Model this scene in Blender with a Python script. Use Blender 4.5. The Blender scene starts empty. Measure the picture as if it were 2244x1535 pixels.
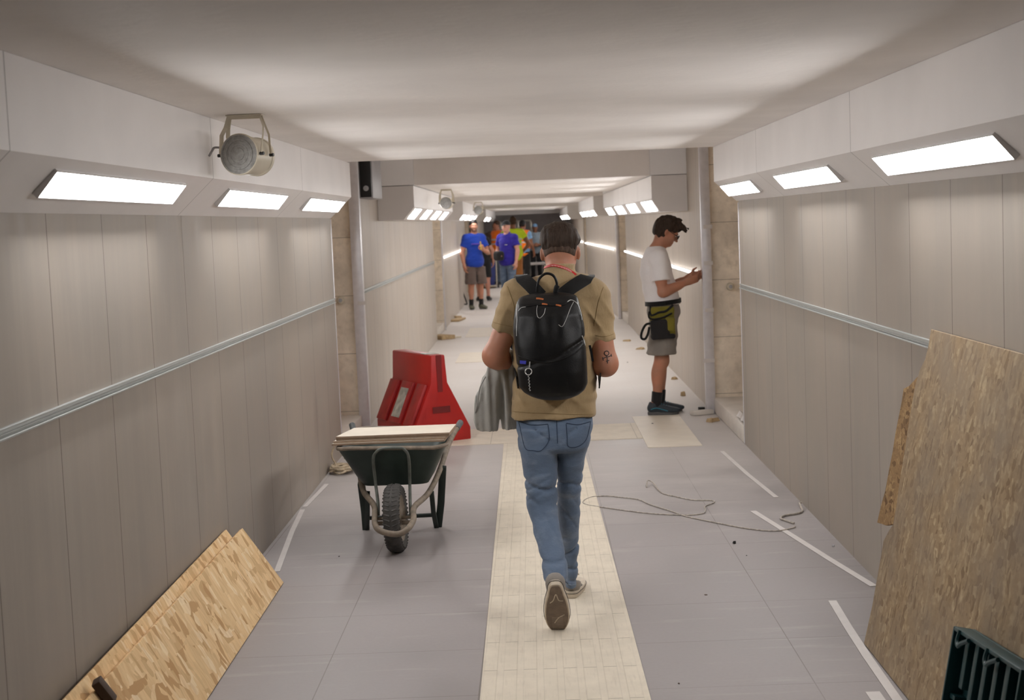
import bpy, bmesh, math, random
import numpy as np
from math import sin, cos, pi, radians
from mathutils import Vector, Matrix

# ------------------------------------------------------------------ camera
FOCAL = 3250.0                      # focal length in pixels of the 2244 x 1535 frame
CAM_H = 1.70
ROLL = -0.0395
HORIZON = (1163.0, 486.0)           # where the passage runs to
_y = np.array([(HORIZON[0]-1122)/FOCAL, -(HORIZON[1]-767.5)/FOCAL, -1.0]); _y /= np.linalg.norm(_y)
_u = np.array([sin(ROLL), cos(ROLL), 0.0])
_z = _u-_y*(_u@_y); _z /= np.linalg.norm(_z)
_x = np.cross(_y, _z)
RM = np.array([_x, _y, _z]).T       # world axes seen from the camera
scene = bpy.context.scene
cd = bpy.data.cameras.new('camera')
cam = bpy.data.objects.new('camera', cd)
scene.collection.objects.link(cam)
cd.sensor_fit = 'HORIZONTAL'; cd.sensor_width = 36.0; cd.lens = FOCAL/2244*36
cd.clip_start = 0.05; cd.clip_end = 300
cd.dof.use_dof = True; cd.dof.focus_distance = 6.6; cd.dof.aperture_fstop = 5.6
m4 = Matrix.Identity(4)
for i in range(3):
    for j in range(3):
        m4[i][j] = float(RM[j, i])
m4[2][3] = CAM_H
cam.matrix_world = m4
scene.camera = cam

# ------------------------------------------------------------------ world and exposure
world = bpy.data.worlds.new('world'); scene.world = world; world.use_nodes = True
wbg = world.node_tree.nodes['Background']
wbg.inputs[0].default_value = (1.0, 0.93, 0.86, 1); wbg.inputs[1].default_value = 0.02
scene.view_settings.view_transform = 'Standard'; scene.view_settings.look = 'None'
scene.view_settings.gamma = 1.0; scene.view_settings.use_curve_mapping = False
scene.view_settings.exposure = 0.0
PANEL_GLOW = 36.0                    # radiance of the LED panels
LED_GLOW = 4.5
scene.cycles.max_bounces = 8; scene.cycles.diffuse_bounces = 6
scene.cycles.sample_clamp_indirect = 8

# ------------------------------------------------------------------ pixel rays
def ray(px, py):
    return RM.T @ np.array([(px-1122)/FOCAL, -(py-767.5)/FOCAL, -1.0])
def fl(px, py, z=0.0):
    d = ray(px, py); p = d*((z-CAM_H)/d[2]); p[2] += CAM_H; return p
def atY(px, py, Y):
    d = ray(px, py); p = d*(Y/d[1]); p[2] += CAM_H; return p
def atX(px, py, X):
    d = ray(px, py); p = d*(X/d[0]); p[2] += CAM_H; return p
# ------------------------------------------------------------------ helpers
COL = scene.collection
def V(p): return Vector((float(p[0]), float(p[1]), float(p[2])))
def tag(o, label=None, cat=None, group=None, kind=None):
    if label: o['label'] = label
    if cat: o['category'] = cat
    if group: o['group'] = group
    if kind: o['kind'] = kind
    return o
def thing(name, loc, label, cat, group=None, rotz=0.0):
    o = bpy.data.objects.new(name, None); COL.objects.link(o)
    o.empty_display_size = 0.1
    o.location = V(loc); o.rotation_euler = (0, 0, rotz)
    return tag(o, label, cat, group)
def wmat(o):
    m = Matrix.LocRotScale(o.location, o.rotation_euler, o.scale)
    return (wmat(o.parent) @ m) if o.parent else m
def link(name, me, mat, parent=None, local=False, smooth=None, origin=None):
    """world-space mesh -> one object (local=True: the mesh is already in its parent's space)"""
    if smooth is not None:
        for p in me.polygons: p.use_smooth = True
        if smooth < 180: me.set_sharp_from_angle(angle=radians(smooth))
    o = bpy.data.objects.new(name, me); COL.objects.link(o)
    if mat is not None: me.materials.append(mat)
    if parent is not None:
        o.parent = parent
        if not local: me.transform(wmat(parent).inverted())
        # own origin at the part's middle
        co = np.empty(len(me.vertices)*3); me.vertices.foreach_get('co', co); co = co.reshape(-1, 3)
        c = (co.min(0)+co.max(0))/2
        me.transform(Matrix.Translation(-V(c))); o.location = V(c)
    elif not local:
        co = np.empty(len(me.vertices)*3); me.vertices.foreach_get('co', co); co = co.reshape(-1, 3)
        c = (co.min(0)+co.max(0))/2; c[2] = co[:, 2].min()
        if origin is not None: c = np.array(origin, float)
        me.transform(Matrix.Translation(-V(c))); o.location = V(c)
    me.update()
    return o
def copy_tree(o, parent=None):
    c = o.copy(); COL.objects.link(c)
    if parent is not None: c.parent = parent
    for ch in list(o.children): copy_tree(ch, c)
    return c

class MB:
    """collects faces, builds one mesh"""
    def __init__(s): s.v = []; s.f = []
    def add(s, vs, fs):
        n = len(s.v); s.v += [tuple(map(float, p)) for p in vs]; s.f += [tuple(i+n for i in f) for f in fs]; return s
    def box(s, lo, hi, M=None):
        x0, y0, z0 = lo; x1, y1, z1 = hi
        vs = [(x0,y0,z0),(x1,y0,z0),(x1,y1,z0),(x0,y1,z0),(x0,y0,z1),(x1,y0,z1),(x1,y1,z1),(x0,y1,z1)]
        if M is not None: vs = [M @ Vector(p) for p in vs]
        return s.add(vs, [(0,3,2,1),(4,5,6,7),(0,1,5,4),(1,2,6,5),(2,3,7,6),(3,0,4,7)])
    def hexa(s, b, t):
        return s.add(list(b)+list(t), [(3,2,1,0),(4,5,6,7),(0,1,5,4),(1,2,6,5),(2,3,7,6),(3,0,4,7)])
    def prism(s, poly, off):
        """poly: 3-D outline, off: extrusion vector"""
        n = len(poly); poly = [V(p) for p in poly]; off = V(off)
        vs = poly+[p+off for p in poly]
        return s.add(vs, [tuple(range(n-1, -1, -1)), tuple(range(n, 2*n))]+[(i, (i+1) % n, (i+1) % n+n, i+n) for i in range(n)])
    def tube(s, pts, r, seg=8, closed=False, flat=1.0, up=(0, 0, 1)):
        pts = [V(p) for p in pts]; n = len(pts)
        rs = r if hasattr(r, '__len__') else [r]*n
        vs = []; up = Vector(up); prev = None
        for i, p in enumerate(pts):
            a = pts[(i-1) % n] if (closed or i > 0) else p
            b = pts[(i+1) % n] if (closed or i < n-1) else p
            t = (b-a).normalized()
            if prev is None:
                side = t.cross(up)
                if side.length < 1e-4: side = t.cross(Vector((1, 0, 0)))
            else: side = prev-t*prev.dot(t)
            side.normalize(); prev = side.copy(); w = side.cross(t).normalized()
            for k in range(seg):
                an = 2*pi*k/seg
                vs.append(p+(side*cos(an)+w*sin(an)*flat)*rs[i])
        fs = []
        for i in range(n if closed else n-1):
            j = (i+1) % n
            for k in range(seg):
                l = (k+1) % seg
                fs.append((i*seg+k, i*seg+l, j*seg+l, j*seg+k))
        if not closed:
            fs.append(tuple(range(seg-1, -1, -1))); fs.append(tuple((n-1)*seg+k for k in range(seg)))
        return s.add(vs, fs)
    def strap(s, pts, nrm, w, t):
        """flat band along pts; nrm: outward normals (one or per point); width w, thickness t"""
        pts = [V(p) for p in pts]; n = len(pts)
        ns = [V(q) for q in nrm] if hasattr(nrm[0], '__len__') else [V(nrm)]*n
        vs = []
        for i, p in enumerate(pts):
            tg = (pts[min(i+1, n-1)]-pts[max(i-1, 0)]).normalized()
            nn = (ns[i]-tg*ns[i].dot(tg)).normalized(); sd = tg.cross(nn)
            for a, b in ((-.5, 0), (.5, 0), (.5, 1), (-.5, 1)): vs.append(p+sd*(a*w)+nn*(b*t))
        fs = [(3,2,1,0), tuple((n-1)*4+k for k in range(4))]
        for i in range(n-1):
            for k in range(4): fs.append((i*4+k, i*4+(k+1) % 4, i*4+4+(k+1) % 4, i*4+4+k))
        return s.add(vs, fs)
    def lathe(s, prof, M=None, seg=24):
        """prof: (radius, height) along local z, both ends closed if radius 0"""
        vs = []; fs = []; n = len(prof)
        for r, h in prof:
            for k in range(seg):
                a = 2*pi*k/seg; p = Vector((r*cos(a), r*sin(a), h)); vs.append(M @ p if M is not None else p)
        for i in range(n-1):
            for k in range(seg):
                l = (k+1) % seg; fs.append((i*seg+k, i*seg+l, (i+1)*seg+l, (i+1)*seg+k))
        if prof[0][0] > 1e-6: fs.append(tuple(range(seg-1, -1, -1)))
        if prof[-1][0] > 1e-6: fs.append(tuple((n-1)*seg+k for k in range(seg)))
        return s.add(vs, fs)
    def mesh(s, bevel=0, bseg=2):
        me = bpy.data.meshes.new('m'); me.from_pydata(s.v, [], s.f)
        bm = bmesh.new(); bm.from_mesh(me)
        bmesh.ops.remove_doubles(bm, verts=bm.verts, dist=1e-6)
        bmesh.ops.recalc_face_normals(bm, faces=bm.faces)
        if bevel:
            es = [e for e in bm.edges if len(e.link_faces) == 2 and e.calc_face_angle(0) > radians(28)]
            bmesh.ops.bevel(bm, geom=es, offset=bevel, segments=bseg, affect='EDGES', profile=0.5, clamp_overlap=True)
        bm.to_mesh(me); bm.free(); return me
    def build(s, name, mat, parent=None, bevel=0, smooth=40, local=False, bseg=2, origin=None):
        return link(name, s.mesh(bevel, bseg), mat, parent, local, smooth, origin)

def spline(pts, n=8, closed=False):
    P = [np.array(p, float) for p in pts]; N = len(P); out = []
    for i in range(N if closed else N-1):
        if closed: a, b, c, d = P[i-1], P[i], P[(i+1) % N], P[(i+2) % N]
        else: a, b, c, d = P[max(i-1, 0)], P[i], P[i+1], P[min(i+2, N-1)]
        for k in range(n):
            t = k/n
            out.append(.5*((2*b)+(c-a)*t+(2*a-5*b+4*c-d)*t*t+(3*b-a-3*c+d)*t**3))
    if not closed: out.append(P[-1])
    return out
def frame(z, x=None):
    """rotation matrix whose local z is z (and x near x)"""
    z = V(z).normalized(); x = V(x) if x is not None else Vector((1, 0, 0)) if abs(z.x) < .9 else Vector((0, 1, 0))
    x = (x-z*x.dot(z)).normalized(); y = z.cross(x)
    return Matrix((x, y, z)).transposed().to_4x4()

# ------------------------------------------------------------------ signed-distance modelling (for bodies, cloth, soft goods)
class SDF:
    def __init__(s, lo, hi, vox):
        s.lo = np.array(lo, float); s.vox = vox
        s.n = np.ceil((np.array(hi, float)-s.lo)/vox).astype(int)+1
        s.f = np.full(s.n, 9.0, np.float32)
        s.ax = [(s.lo[i]+np.arange(s.n[i])*vox).astype(np.float32) for i in range(3)]
    def _w(s, lo, hi, pad):
        i0 = np.clip(np.floor((np.array(lo)-pad-s.lo)/s.vox).astype(int), 0, s.n); i1 = np.clip(np.ceil((np.array(hi)+pad-s.lo)/s.vox).astype(int)+1, 0, s.n)
        sl = tuple(slice(a, b) for a, b in zip(i0, i1))
        return sl, s.ax[0][sl[0]][:, None, None], s.ax[1][sl[1]][None, :, None], s.ax[2][sl[2]][None, None, :]
    def _put(s, sl, d, k, op):
        f = s.f[sl]
        if f.size == 0: return s
        if op == 'u':
            if k > 0:
                h = np.clip(.5+.5*(f-d)/k, 0, 1); s.f[sl] = f*(1-h)+d*h-k*h*(1-h)
            else: s.f[sl] = np.minimum(f, d)
        else:
            if k > 0:
                h = np.clip(.5-.5*(f+d)/k, 0, 1); s.f[sl] = f*(1-h)-d*h+k*h*(1-h)
            else: s.f[sl] = np.maximum(f, -d)
        return s
    def like(s):
        t = object.__new__(SDF); t.lo, t.vox, t.n, t.ax = s.lo, s.vox, s.n, s.ax; t.f = np.full(s.n, 9.0, np.float32); return t
    def cap(s, a, b, ra, rb=None, k=.02, op='u', flat=None):
        rb = ra if rb is None else rb
        a = np.array(a, float); b = np.array(b, float); m = max(ra, rb)
        sl, x, y, z = s._w(np.minimum(a, b)-m, np.maximum(a, b)+m, max(k, .03)+.02)
        ab = b-a; L = max(ab@ab, 1e-9)
        t = np.clip(((x-a[0])*ab[0]+(y-a[1])*ab[1]+(z-a[2])*ab[2])/L, 0, 1)
        d = np.sqrt((x-a[0]-t*ab[0])**2+(y-a[1]-t*ab[1])**2+(z-a[2]-t*ab[2])**2)-(ra+(rb-ra)*t)
        return s._put(sl, d, k, op)
    def chain(s, pts, rs, k=.02):
        for i in range(len(pts)-1): s.cap(pts[i], pts[i+1], rs[i], rs[i+1], k)
        return s
    def ell(s, c, r, R=None, k=.02, op='u'):
        c = np.array(c, float); r = np.array(r, float); m = r.max()
        ext = m if R is not None else r
        sl, x, y, z = s._w(c-ext, c+ext, max(k, .03)+.02)
        x = x-c[0]; y = y-c[1]; z = z-c[2]
        if R is not None:
            R = np.array(R)[:3, :3]
            x, y, z = (R[0,0]*x+R[1,0]*y+R[2,0]*z, R[0,1]*x+R[1,1]*y+R[2,1]*z, R[0,2]*x+R[1,2]*y+R[2,2]*z)
        k0 = np.sqrt((x/r[0])**2+(y/r[1])**2+(z/r[2])**2)+1e-6
        k1 = np.sqrt((x/r[0]**2)**2+(y/r[1]**2)**2+(z/r[2]**2)**2)+1e-6
        return s._put(sl, k0*(k0-1)/k1, k, op)
    def rbox(s, c, h, rad=.01, R=None, k=.01, op='u'):
        c = np.array(c, float); h = np.array(h, float); m = np.linalg.norm(h)
        sl, x, y, z = s._w(c-m, c+m, max(k, .02)+.02)
        x = x-c[0]; y = y-c[1]; z = z-c[2]
        if R is not None:
            R = np.array(R)[:3, :3]
            x, y, z = (R[0,0]*x+R[1,0]*y+R[2,0]*z, R[0,1]*x+R[1,1]*y+R[2,1]*z, R[0,2]*x+R[1,2]*y+R[2,2]*z)
        qx = np.abs(x)-h[0]+rad; qy = np.abs(y)-h[1]+rad; qz = np.abs(z)-h[2]+rad
        d = np.sqrt(np.maximum(qx, 0)**2+np.maximum(qy, 0)**2+np.maximum(qz, 0)**2)+np.minimum(np.maximum(qx, np.maximum(qy, qz)), 0)-rad
        return s._put(sl, d, k, op)
    def loft(s, rows, k=.03, n=2.0, op='u', rnd=.02):
        """rows of (z, cx, cy, rx, ry): stacked ellipses / squarish outlines"""
        rows = sorted(rows); A = np.array(rows, float)
        lo = np.array([(A[:,1]-A[:,3]).min(), (A[:,2]-A[:,4]).min(), A[0,0]]); hi = np.array([(A[:,1]+A[:,3]).max(), (A[:,2]+A[:,4]).max(), A[-1,0]])
        sl, x, y, z = s._w(lo, hi, max(k, .03)+.02)
        zz = z.ravel(); I = lambda c: np.interp(zz, A[:,0], A[:,c]).astype(np.float32)[None, None, :]
        cx, cy, rx, ry = I(1), I(2), I(3), I(4)
        q = (np.abs((x-cx)/rx)**n+np.abs((y-cy)/ry)**n)**(1/n)
        d = (q-1)*np.minimum(rx, ry)
        e = np.maximum(A[0,0]-z, z-A[-1,0])
        a = d+rnd; b = e+rnd
        d = np.minimum(np.maximum(a, b), 0)+np.sqrt(np.maximum(a, 0)**2+np.maximum(b, 0)**2)-rnd
        return s._put(sl, d, k, op)
    def plane(s, p, nrm, k=0.0):
        """keep what lies behind the plane (against nrm)"""
        p = np.array(p, float); nrm = np.array(nrm, float); nrm /= np.linalg.norm(nrm)
        x, y, z = s.ax[0][:, None, None], s.ax[1][None, :, None], s.ax[2][None, None, :]
        d = ((x-p[0])*nrm[0]+(y-p[1])*nrm[1]+(z-p[2])*nrm[2]).astype(np.float32)
        s.f = np.maximum(s.f, d); return s
    def warp(s, fn, band=.05):
        """adds fn(x, y, z) near the surface"""
        I = np.argwhere(np.abs(s.f) < band)
        if len(I) == 0: return s
        x = s.ax[0][I[:,0]]; y = s.ax[1][I[:,1]]; z = s.ax[2][I[:,2]]
        s.f[I[:,0], I[:,1], I[:,2]] += fn(x, y, z).astype(np.float32); return s
    def grab(s):
        f = s.f; ins = f < 0
        n = np.array(f.shape)-1
        c = np.zeros(n, np.int8)
        for dx in (0, 1):
            for dy in (0, 1):
                for dz in (0, 1):
                    c += ins[dx:n[0]+dx, dy:n[1]+dy, dz:n[2]+dz]
        act = (c > 0) & (c < 8)
        I = np.argwhere(act); idx = -np.ones(n, np.int64); idx[act] = np.arange(len(I))
        acc = np.zeros((len(I), 3)); cnt = np.zeros(len(I))
        corner = [(a, b, d) for a in (0, 1) for b in (0, 1) for d in (0, 1)]
        for a in corner:
            for ax in range(3):
                if a[ax]: continue
                b = list(a); b[ax] = 1
                fa = f[I[:,0]+a[0], I[:,1]+a[1], I[:,2]+a[2]]; fb = f[I[:,0]+b[0], I[:,1]+b[1], I[:,2]+b[2]]
                m = (fa < 0) != (fb < 0)
                t = np.where(m, fa/np.where(m, fa-fb, 1), 0)
                p = np.tile(np.array(a, float), (len(I), 1)); p[:, ax] = t
                acc[m] += p[m]; cnt[m] += 1
        vs = s.lo+(I+acc/cnt[:, None])*s.vox
        quads = []
        for ax in range(3):
            u, w = (ax+1) % 3, (ax+2) % 3
            sa = [slice(None)]*3; sb = [slice(None)]*3; sa[ax] = slice(0, -1); sb[ax] = slice(1, None)
            m = ins[tuple(sa)] != ins[tuple(sb)]
            E = np.argwhere(m); E = E[(E[:,u] > 0) & (E[:,w] > 0) & (E[:,u] < n[u]) & (E[:,w] < n[w])]
            def cell(du, dw):
                q = E.copy(); q[:,u] += du; q[:,w] += dw; return idx[q[:,0], q[:,1], q[:,2]]
            Q = np.stack([cell(-1,-1), cell(0,-1), cell(0,0), cell(-1,0)], 1)
            flip = ~ins[E[:,0], E[:,1], E[:,2]]
            Q[flip] = Q[flip][:, ::-1]; quads.append(Q)
        Q = np.concatenate(quads); Q = Q[(Q >= 0).all(1)]
        return vs, Q
    def mesh(s, smooth=1, keep=0):
        vs, Q = s.grab()
        for _ in range(smooth):
            acc = np.zeros_like(vs); cnt = np.zeros(len(vs))
            for i in range(4):
                a, b = Q[:, i], Q[:, (i+1) % 4]
                np.add.at(acc, a, vs[b]); np.add.at(cnt, a, 1); np.add.at(acc, b, vs[a]); np.add.at(cnt, b, 1)
            vs = vs*.5+.5*acc/np.maximum(cnt, 1)[:, None]
        return vs, Q
def raw_mesh(vs, Q):
    me = bpy.data.meshes.new('m'); nq = len(Q)
    me.vertices.add(len(vs)); me.vertices.foreach_set('co', np.ascontiguousarray(vs, np.float32).ravel())
    me.loops.add(nq*4); me.loops.foreach_set('vertex_index', np.ascontiguousarray(Q, np.int32).ravel())
    me.polygons.add(nq); me.polygons.foreach_set('loop_start', np.arange(nq, dtype=np.int32)*4)
    me.update(calc_edges=True); me.validate(); return me
def waves(seed, n, freq, dirs=None):
    """a smooth pseudo-noise: sum of sines with jittered phases"""
    r = np.random.RandomState(seed); K = r.normal(size=(n, 3))
    if dirs is not None: K = K*np.array(dirs)
    K = K*freq; P = r.uniform(0, 2*pi, n)
    def fn(x, y, z):
        o = 0
        for i in range(n): o = o+np.sin(K[i,0]*x+K[i,1]*y+K[i,2]*z+P[i]+.8*np.sin(K[i-1,0]*x+K[i-1,2]*z+P[i-1]))
        return o/n**.5
    return fn

# ------------------------------------------------------------------ materials
def srgb(r, g, b):
    f = lambda c: (c/255/12.92) if c/255 <= .04045 else ((c/255+.055)/1.055)**2.4
    return (f(r), f(g), f(b), 1.0)
class N:
    def __init__(s, name):
        s.m = bpy.data.materials.new(name); s.m.use_nodes = True; s.t = s.m.node_tree
        s.b = s.t.nodes['Principled BSDF']
    def n(s, typ, **kw):
        nd = s.t.nodes.new(typ)
        for k, v in kw.items():
            if k.startswith('i_'):
                key = k[2:]; key = int(key) if key.isdigit() else key.replace('_', ' ')
                if isinstance(v, bpy.types.NodeSocket): s.t.links.new(v, nd.inputs[key])
                else: nd.inputs[key].default_value = v
            else: setattr(nd, k, v)
        return nd
    def math(s, op, a, b=0.0, c=None):
        nd = s.t.nodes.new('ShaderNodeMath'); nd.operation = op
        for i, v in enumerate((a, b) if c is None else (a, b, c)):
            if isinstance(v, bpy.types.NodeSocket): s.t.links.new(v, nd.inputs[i])
            else: nd.inputs[i].default_value = v
        return nd.outputs[0]
    def mix(s, fac, a, b, mode='MIX'):
        nd = s.t.nodes.new('ShaderNodeMix'); nd.data_type = 'RGBA'; nd.blend_type = mode
        for i, v in ((0, fac), (6, a), (7, b)):
            if isinstance(v, bpy.types.NodeSocket): s.t.links.new(v, nd.inputs[i])
            else: nd.inputs[i].default_value = v
        return nd.outputs[2]
    def ramp(s, fac, stops):
        nd = s.t.nodes.new('ShaderNodeValToRGB'); e = nd.color_ramp.elements
        while len(e) < len(stops): e.new(.5)
        for i, (p, c) in enumerate(stops): e[i].position = p; e[i].color = c
        s.t.links.new(fac, nd.inputs[0]); return nd.outputs[0]
    def mapr(s, v, a, b, c=0.0, d=1.0):
        nd = s.n('ShaderNodeMapRange', i_1=a, i_2=b, i_3=c, i_4=d); s.t.links.new(v, nd.inputs[0]); return nd.outputs[0]
    def pos(s): return s.n('ShaderNodeNewGeometry').outputs['Position']
    def obj(s): return s.n('ShaderNodeTexCoord').outputs['Object']
    def scale(s, vec, sc, rot=(0, 0, 0)):
        nd = s.n('ShaderNodeMapping'); s.t.links.new(vec, nd.inputs[0]); nd.inputs['Scale'].default_value = sc; nd.inputs['Rotation'].default_value = rot
        return nd.outputs[0]
    def noise(s, vec, sc, det=4.0, rough=.5):
        nd = s.n('ShaderNodeTexNoise', i_Scale=sc, i_Detail=det, i_Roughness=rough); s.t.links.new(vec, nd.inputs['Vector']); return nd.outputs[0]
    def set(s, **kw):
        for k, v in kw.items():
            key = {'color': 'Base Color', 'rough': 'Roughness', 'metal': 'Metallic', 'spec': 'Specular IOR Level', 'alpha': 'Alpha', 'trans': 'Transmission Weight',
                   'sss': 'Subsurface Weight', 'sheen': 'Sheen Weight', 'coat': 'Coat Weight'}.get(k, k)
            if isinstance(v, bpy.types.NodeSocket): s.t.links.new(v, s.b.inputs[key])
            else: s.b.inputs[key].default_value = v
        return s
    def bump(s, h, strength=.3, dist=.01):
        nd = s.n('ShaderNodeBump', i_Strength=strength, i_Distance=dist); s.t.links.new(h, nd.inputs['Height'])
        s.t.links.new(nd.outputs[0], s.b.inputs['Normal']); return s
def dim(c, f): return (min(1, c[0]*f), min(1, c[1]*f), min(1, c[2]*f), 1)
def plain(name, col, rough=.6, var=.08, sc=12, bump=0, bsc=60, metal=0, **kw):
    m = N(name); v = m.obj(); n = m.noise(v, sc, 5)
    m.set(color=m.mix(m.mapr(n, .3, .7), dim(col, 1-var), dim(col, 1+var)), rough=rough, metal=metal, **kw)
    if bump: m.bump(m.noise(v, bsc, 6), bump, .004)
    return m.m
def glow(name, col, power):
    m = N(name); m.set(color=(.8, .8, .8, 1), rough=.5)
    m.b.inputs['Emission Color'].default_value = col; m.b.inputs['Emission Strength'].default_value = power
    return m.m
# ------------------------------------------------------------------ surface materials of the passage
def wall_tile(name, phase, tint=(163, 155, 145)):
    m = N(name); p = m.pos(); sx = m.n('ShaderNodeSeparateXYZ'); m.t.links.new(p, sx.inputs[0])
    u = m.math('DIVIDE', m.math('SUBTRACT', sx.outputs[1], phase), .592)
    cell = m.math('FLOOR', u); fr = m.math('FRACT', u)
    up = m.math('GREATER_THAN', sx.outputs[2], 1.16)
    wn = m.n('ShaderNodeTexWhiteNoise', noise_dimensions='2D'); cb = m.n('ShaderNodeCombineXYZ')
    m.t.links.new(cell, cb.inputs[0]); m.t.links.new(up, cb.inputs[1]); m.t.links.new(cb.outputs[0], wn.inputs[0])
    streak = m.noise(m.scale(p, (1, 4.5, .42)), 2.4, 6, .58)
    fine = m.noise(m.scale(p, (1, 60, 2.2)), 3.0, 3, .6)
    cloud = m.noise(p, 1.6, 4)
    c = srgb(*tint)
    col = m.mix(m.mapr(streak, .36, .68), dim(c, .86), dim(c, 1.07))
    col = m.mix(m.mapr(fine, .35, .7, 0, .16), col, dim(c, .84))
    col = m.mix(m.mapr(cloud, .35, .7, 0, .35), col, dim(srgb(186, 172, 156), .95))
    col = m.mix(m.math('MULTIPLY', wn.outputs[0], .16), col, dim(c, .78))
    d = m.math('MINIMUM', fr, m.math('SUBTRACT', 1.0, fr))
    joint = m.math('LESS_THAN', d, .0052)
    col = m.mix(m.math('MULTIPLY', joint, .85), col, srgb(86, 78, 70))
    m.set(color=col, rough=m.mapr(streak, .3, .7, .42, .6), spec=.35)
    m.bump(m.math('SUBTRACT', m.math('MULTIPLY', streak, .15), joint), .25, .003)
    return m.m
def floor_mat():
    m = N('floor_tiles'); p = m.pos(); s = m.n('ShaderNodeSeparateXYZ'); m.t.links.new(p, s.inputs[0])
    u = m.math('DIVIDE', m.math('SUBTRACT', s.outputs[0], .352), .607); v = m.math('DIVIDE', m.math('SUBTRACT', s.outputs[1], 5.238), .582)
    fu, fv = m.math('FRACT', u), m.math('FRACT', v)
    du = m.math('MINIMUM', fu, m.math('SUBTRACT', 1.0, fu)); dv = m.math('MINIMUM', fv, m.math('SUBTRACT', 1.0, fv))
    joint = m.math('LESS_THAN', m.math('MINIMUM', du, dv), .0036)
    cb = m.n('ShaderNodeCombineXYZ'); m.t.links.new(m.math('FLOOR', u), cb.inputs[0]); m.t.links.new(m.math('FLOOR', v), cb.inputs[1])
    wn = m.n('ShaderNodeTexWhiteNoise', noise_dimensions='2D'); m.t.links.new(cb.outputs[0], wn.inputs[0])
    dust = m.noise(p, 1.1, 7, .62); smear = m.noise(m.scale(p, (.7, 5, 1)), 2.2, 6, .65); grain = m.noise(p, 60, 3)
    c = srgb(152, 146, 145)
    col = m.mix(m.mapr(dust, .32, .7), dim(c, .86), dim(c, 1.1))
    col = m.mix(m.mapr(smear, .58, .78, 0, .3), col, srgb(205, 200, 194))
    col = m.mix(m.math('MULTIPLY', wn.outputs[0], .12), col, dim(c, .75))
    col = m.mix(m.mapr(grain, .4, .65, 0, .10), col, dim(c, .7))
    col = m.mix(m.math('MULTIPLY', joint, m.mapr(dust, .4, .62, .95, .38)), col, srgb(110, 103, 98))
    # paler past the first niche: dust, plus the brighter far light painted in
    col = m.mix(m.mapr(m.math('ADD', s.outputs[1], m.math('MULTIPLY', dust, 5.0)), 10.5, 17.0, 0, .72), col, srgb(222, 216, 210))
    m.set(color=col, rough=m.mapr(dust, .3, .7, .38, .62), spec=.4)
    m.bump(m.math('SUBTRACT', m.math('MULTIPLY', grain, .08), joint), .2, .003)
    return m.m
def tactile_mat(name, x0, y0, axis=0):
    """ribbed cream guiding tiles; ribs run along the other axis"""
    m = N(name); p = m.pos(); s = m.n('ShaderNodeSeparateXYZ'); m.t.links.new(p, s.inputs[0])
    a, b = (s.outputs[0], s.outputs[1]) if axis == 0 else (s.outputs[1], s.outputs[0])
    u = m.math('DIVIDE', m.math('SUBTRACT', a, x0), .0757); w = m.math('DIVIDE', m.math('SUBTRACT', b, y0), .378)
    fu = m.math('FRACT', u); fw = m.math('FRACT', w)
    dw = m.math('MINIMUM', fw, m.math('SUBTRACT', 1.0, fw))
    e = m.math('ABSOLUTE', m.math('SUBTRACT', fu, .5))              # 0 mid rib, .5 mid groove
    rib = m.mapr(e, .30, .36, 1, 0)
    edge = m.mapr(m.math('ABSOLUTE', m.math('SUBTRACT', e, .33)), .0, .035, 1, 0)
    cross = m.math('LESS_THAN', dw, .006)
    n = m.noise(p, 7, 6, .65); n2 = m.noise(m.scale(p, (14, 1.2, 1) if axis == 0 else (1.2, 14, 1)), 6, 3)
    c = srgb(214, 204, 186)
    col = m.mix(m.mapr(n, .3, .7), dim(c, .9), dim(c, 1.06))
    col = m.mix(m.mapr(n2, .55, .75, 0, .3), col, dim(srgb(176, 165, 150), 1))
    col = m.mix(m.math('MULTIPLY', edge, .24), col, srgb(150, 138, 120))
    col = m.mix(m.math('MULTIPLY', cross, m.mapr(rib, 0, 1, .06, .75)), col, srgb(112, 100, 86))
    m.set(color=col, rough=.55, spec=.35); m.bump(m.math('SUBTRACT', rib, cross), .35, .004)
    return m.m
def paint_mat(name, col, seam=None, pitch=2.45, rough=.35, bump=.02):
    m = N(name); p = m.pos(); n = m.noise(p, 2.2, 5); c = srgb(*col)
    o = m.mix(m.mapr(n, .3, .7), dim(c, .95), dim(c, 1.03))
    if seam is not None:
        s = m.n('ShaderNodeSeparateXYZ'); m.t.links.new(p, s.inputs[0])
        f = m.math('FRACT', m.math('DIVIDE', m.math('SUBTRACT', s.outputs[1], seam), pitch))
        j = m.math('LESS_THAN', m.math('MINIMUM', f, m.math('SUBTRACT', 1.0, f)), .0016)
        o = m.mix(m.math('MULTIPLY', j, .6), o, srgb(90, 86, 84))
    m.set(color=o, rough=rough, spec=.4)
    if bump: m.bump(m.noise(p, 25, 5), bump, .01)
    return m.m
def concrete_mat():
    m = N('bare_concrete'); p = m.pos(); s = m.n('ShaderNodeSeparateXYZ'); m.t.links.new(p, s.inputs[0])
    n = m.noise(p, 2.3, 8, .65); n2 = m.noise(p, 16, 6, .6); c = srgb(240, 228, 211)
    col = m.mix(m.mapr(n, .34, .66), dim(c, .72), dim(c, 1.12)); col = m.mix(m.mapr(n2, .5, .72, 0, .5), col, srgb(190, 178, 160))
    f = m.math('FRACT', m.math('DIVIDE', m.math('SUBTRACT', s.outputs[2], .16), .49))
    j = m.math('LESS_THAN', m.math('MINIMUM', f, m.math('SUBTRACT', 1.0, f)), .006)
    col = m.mix(m.math('MULTIPLY', j, .55), col, srgb(98, 86, 72))
    m.set(color=col, rough=.85); m.bump(m.math('SUBTRACT', n2, j), .3, .006); return m.m
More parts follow.
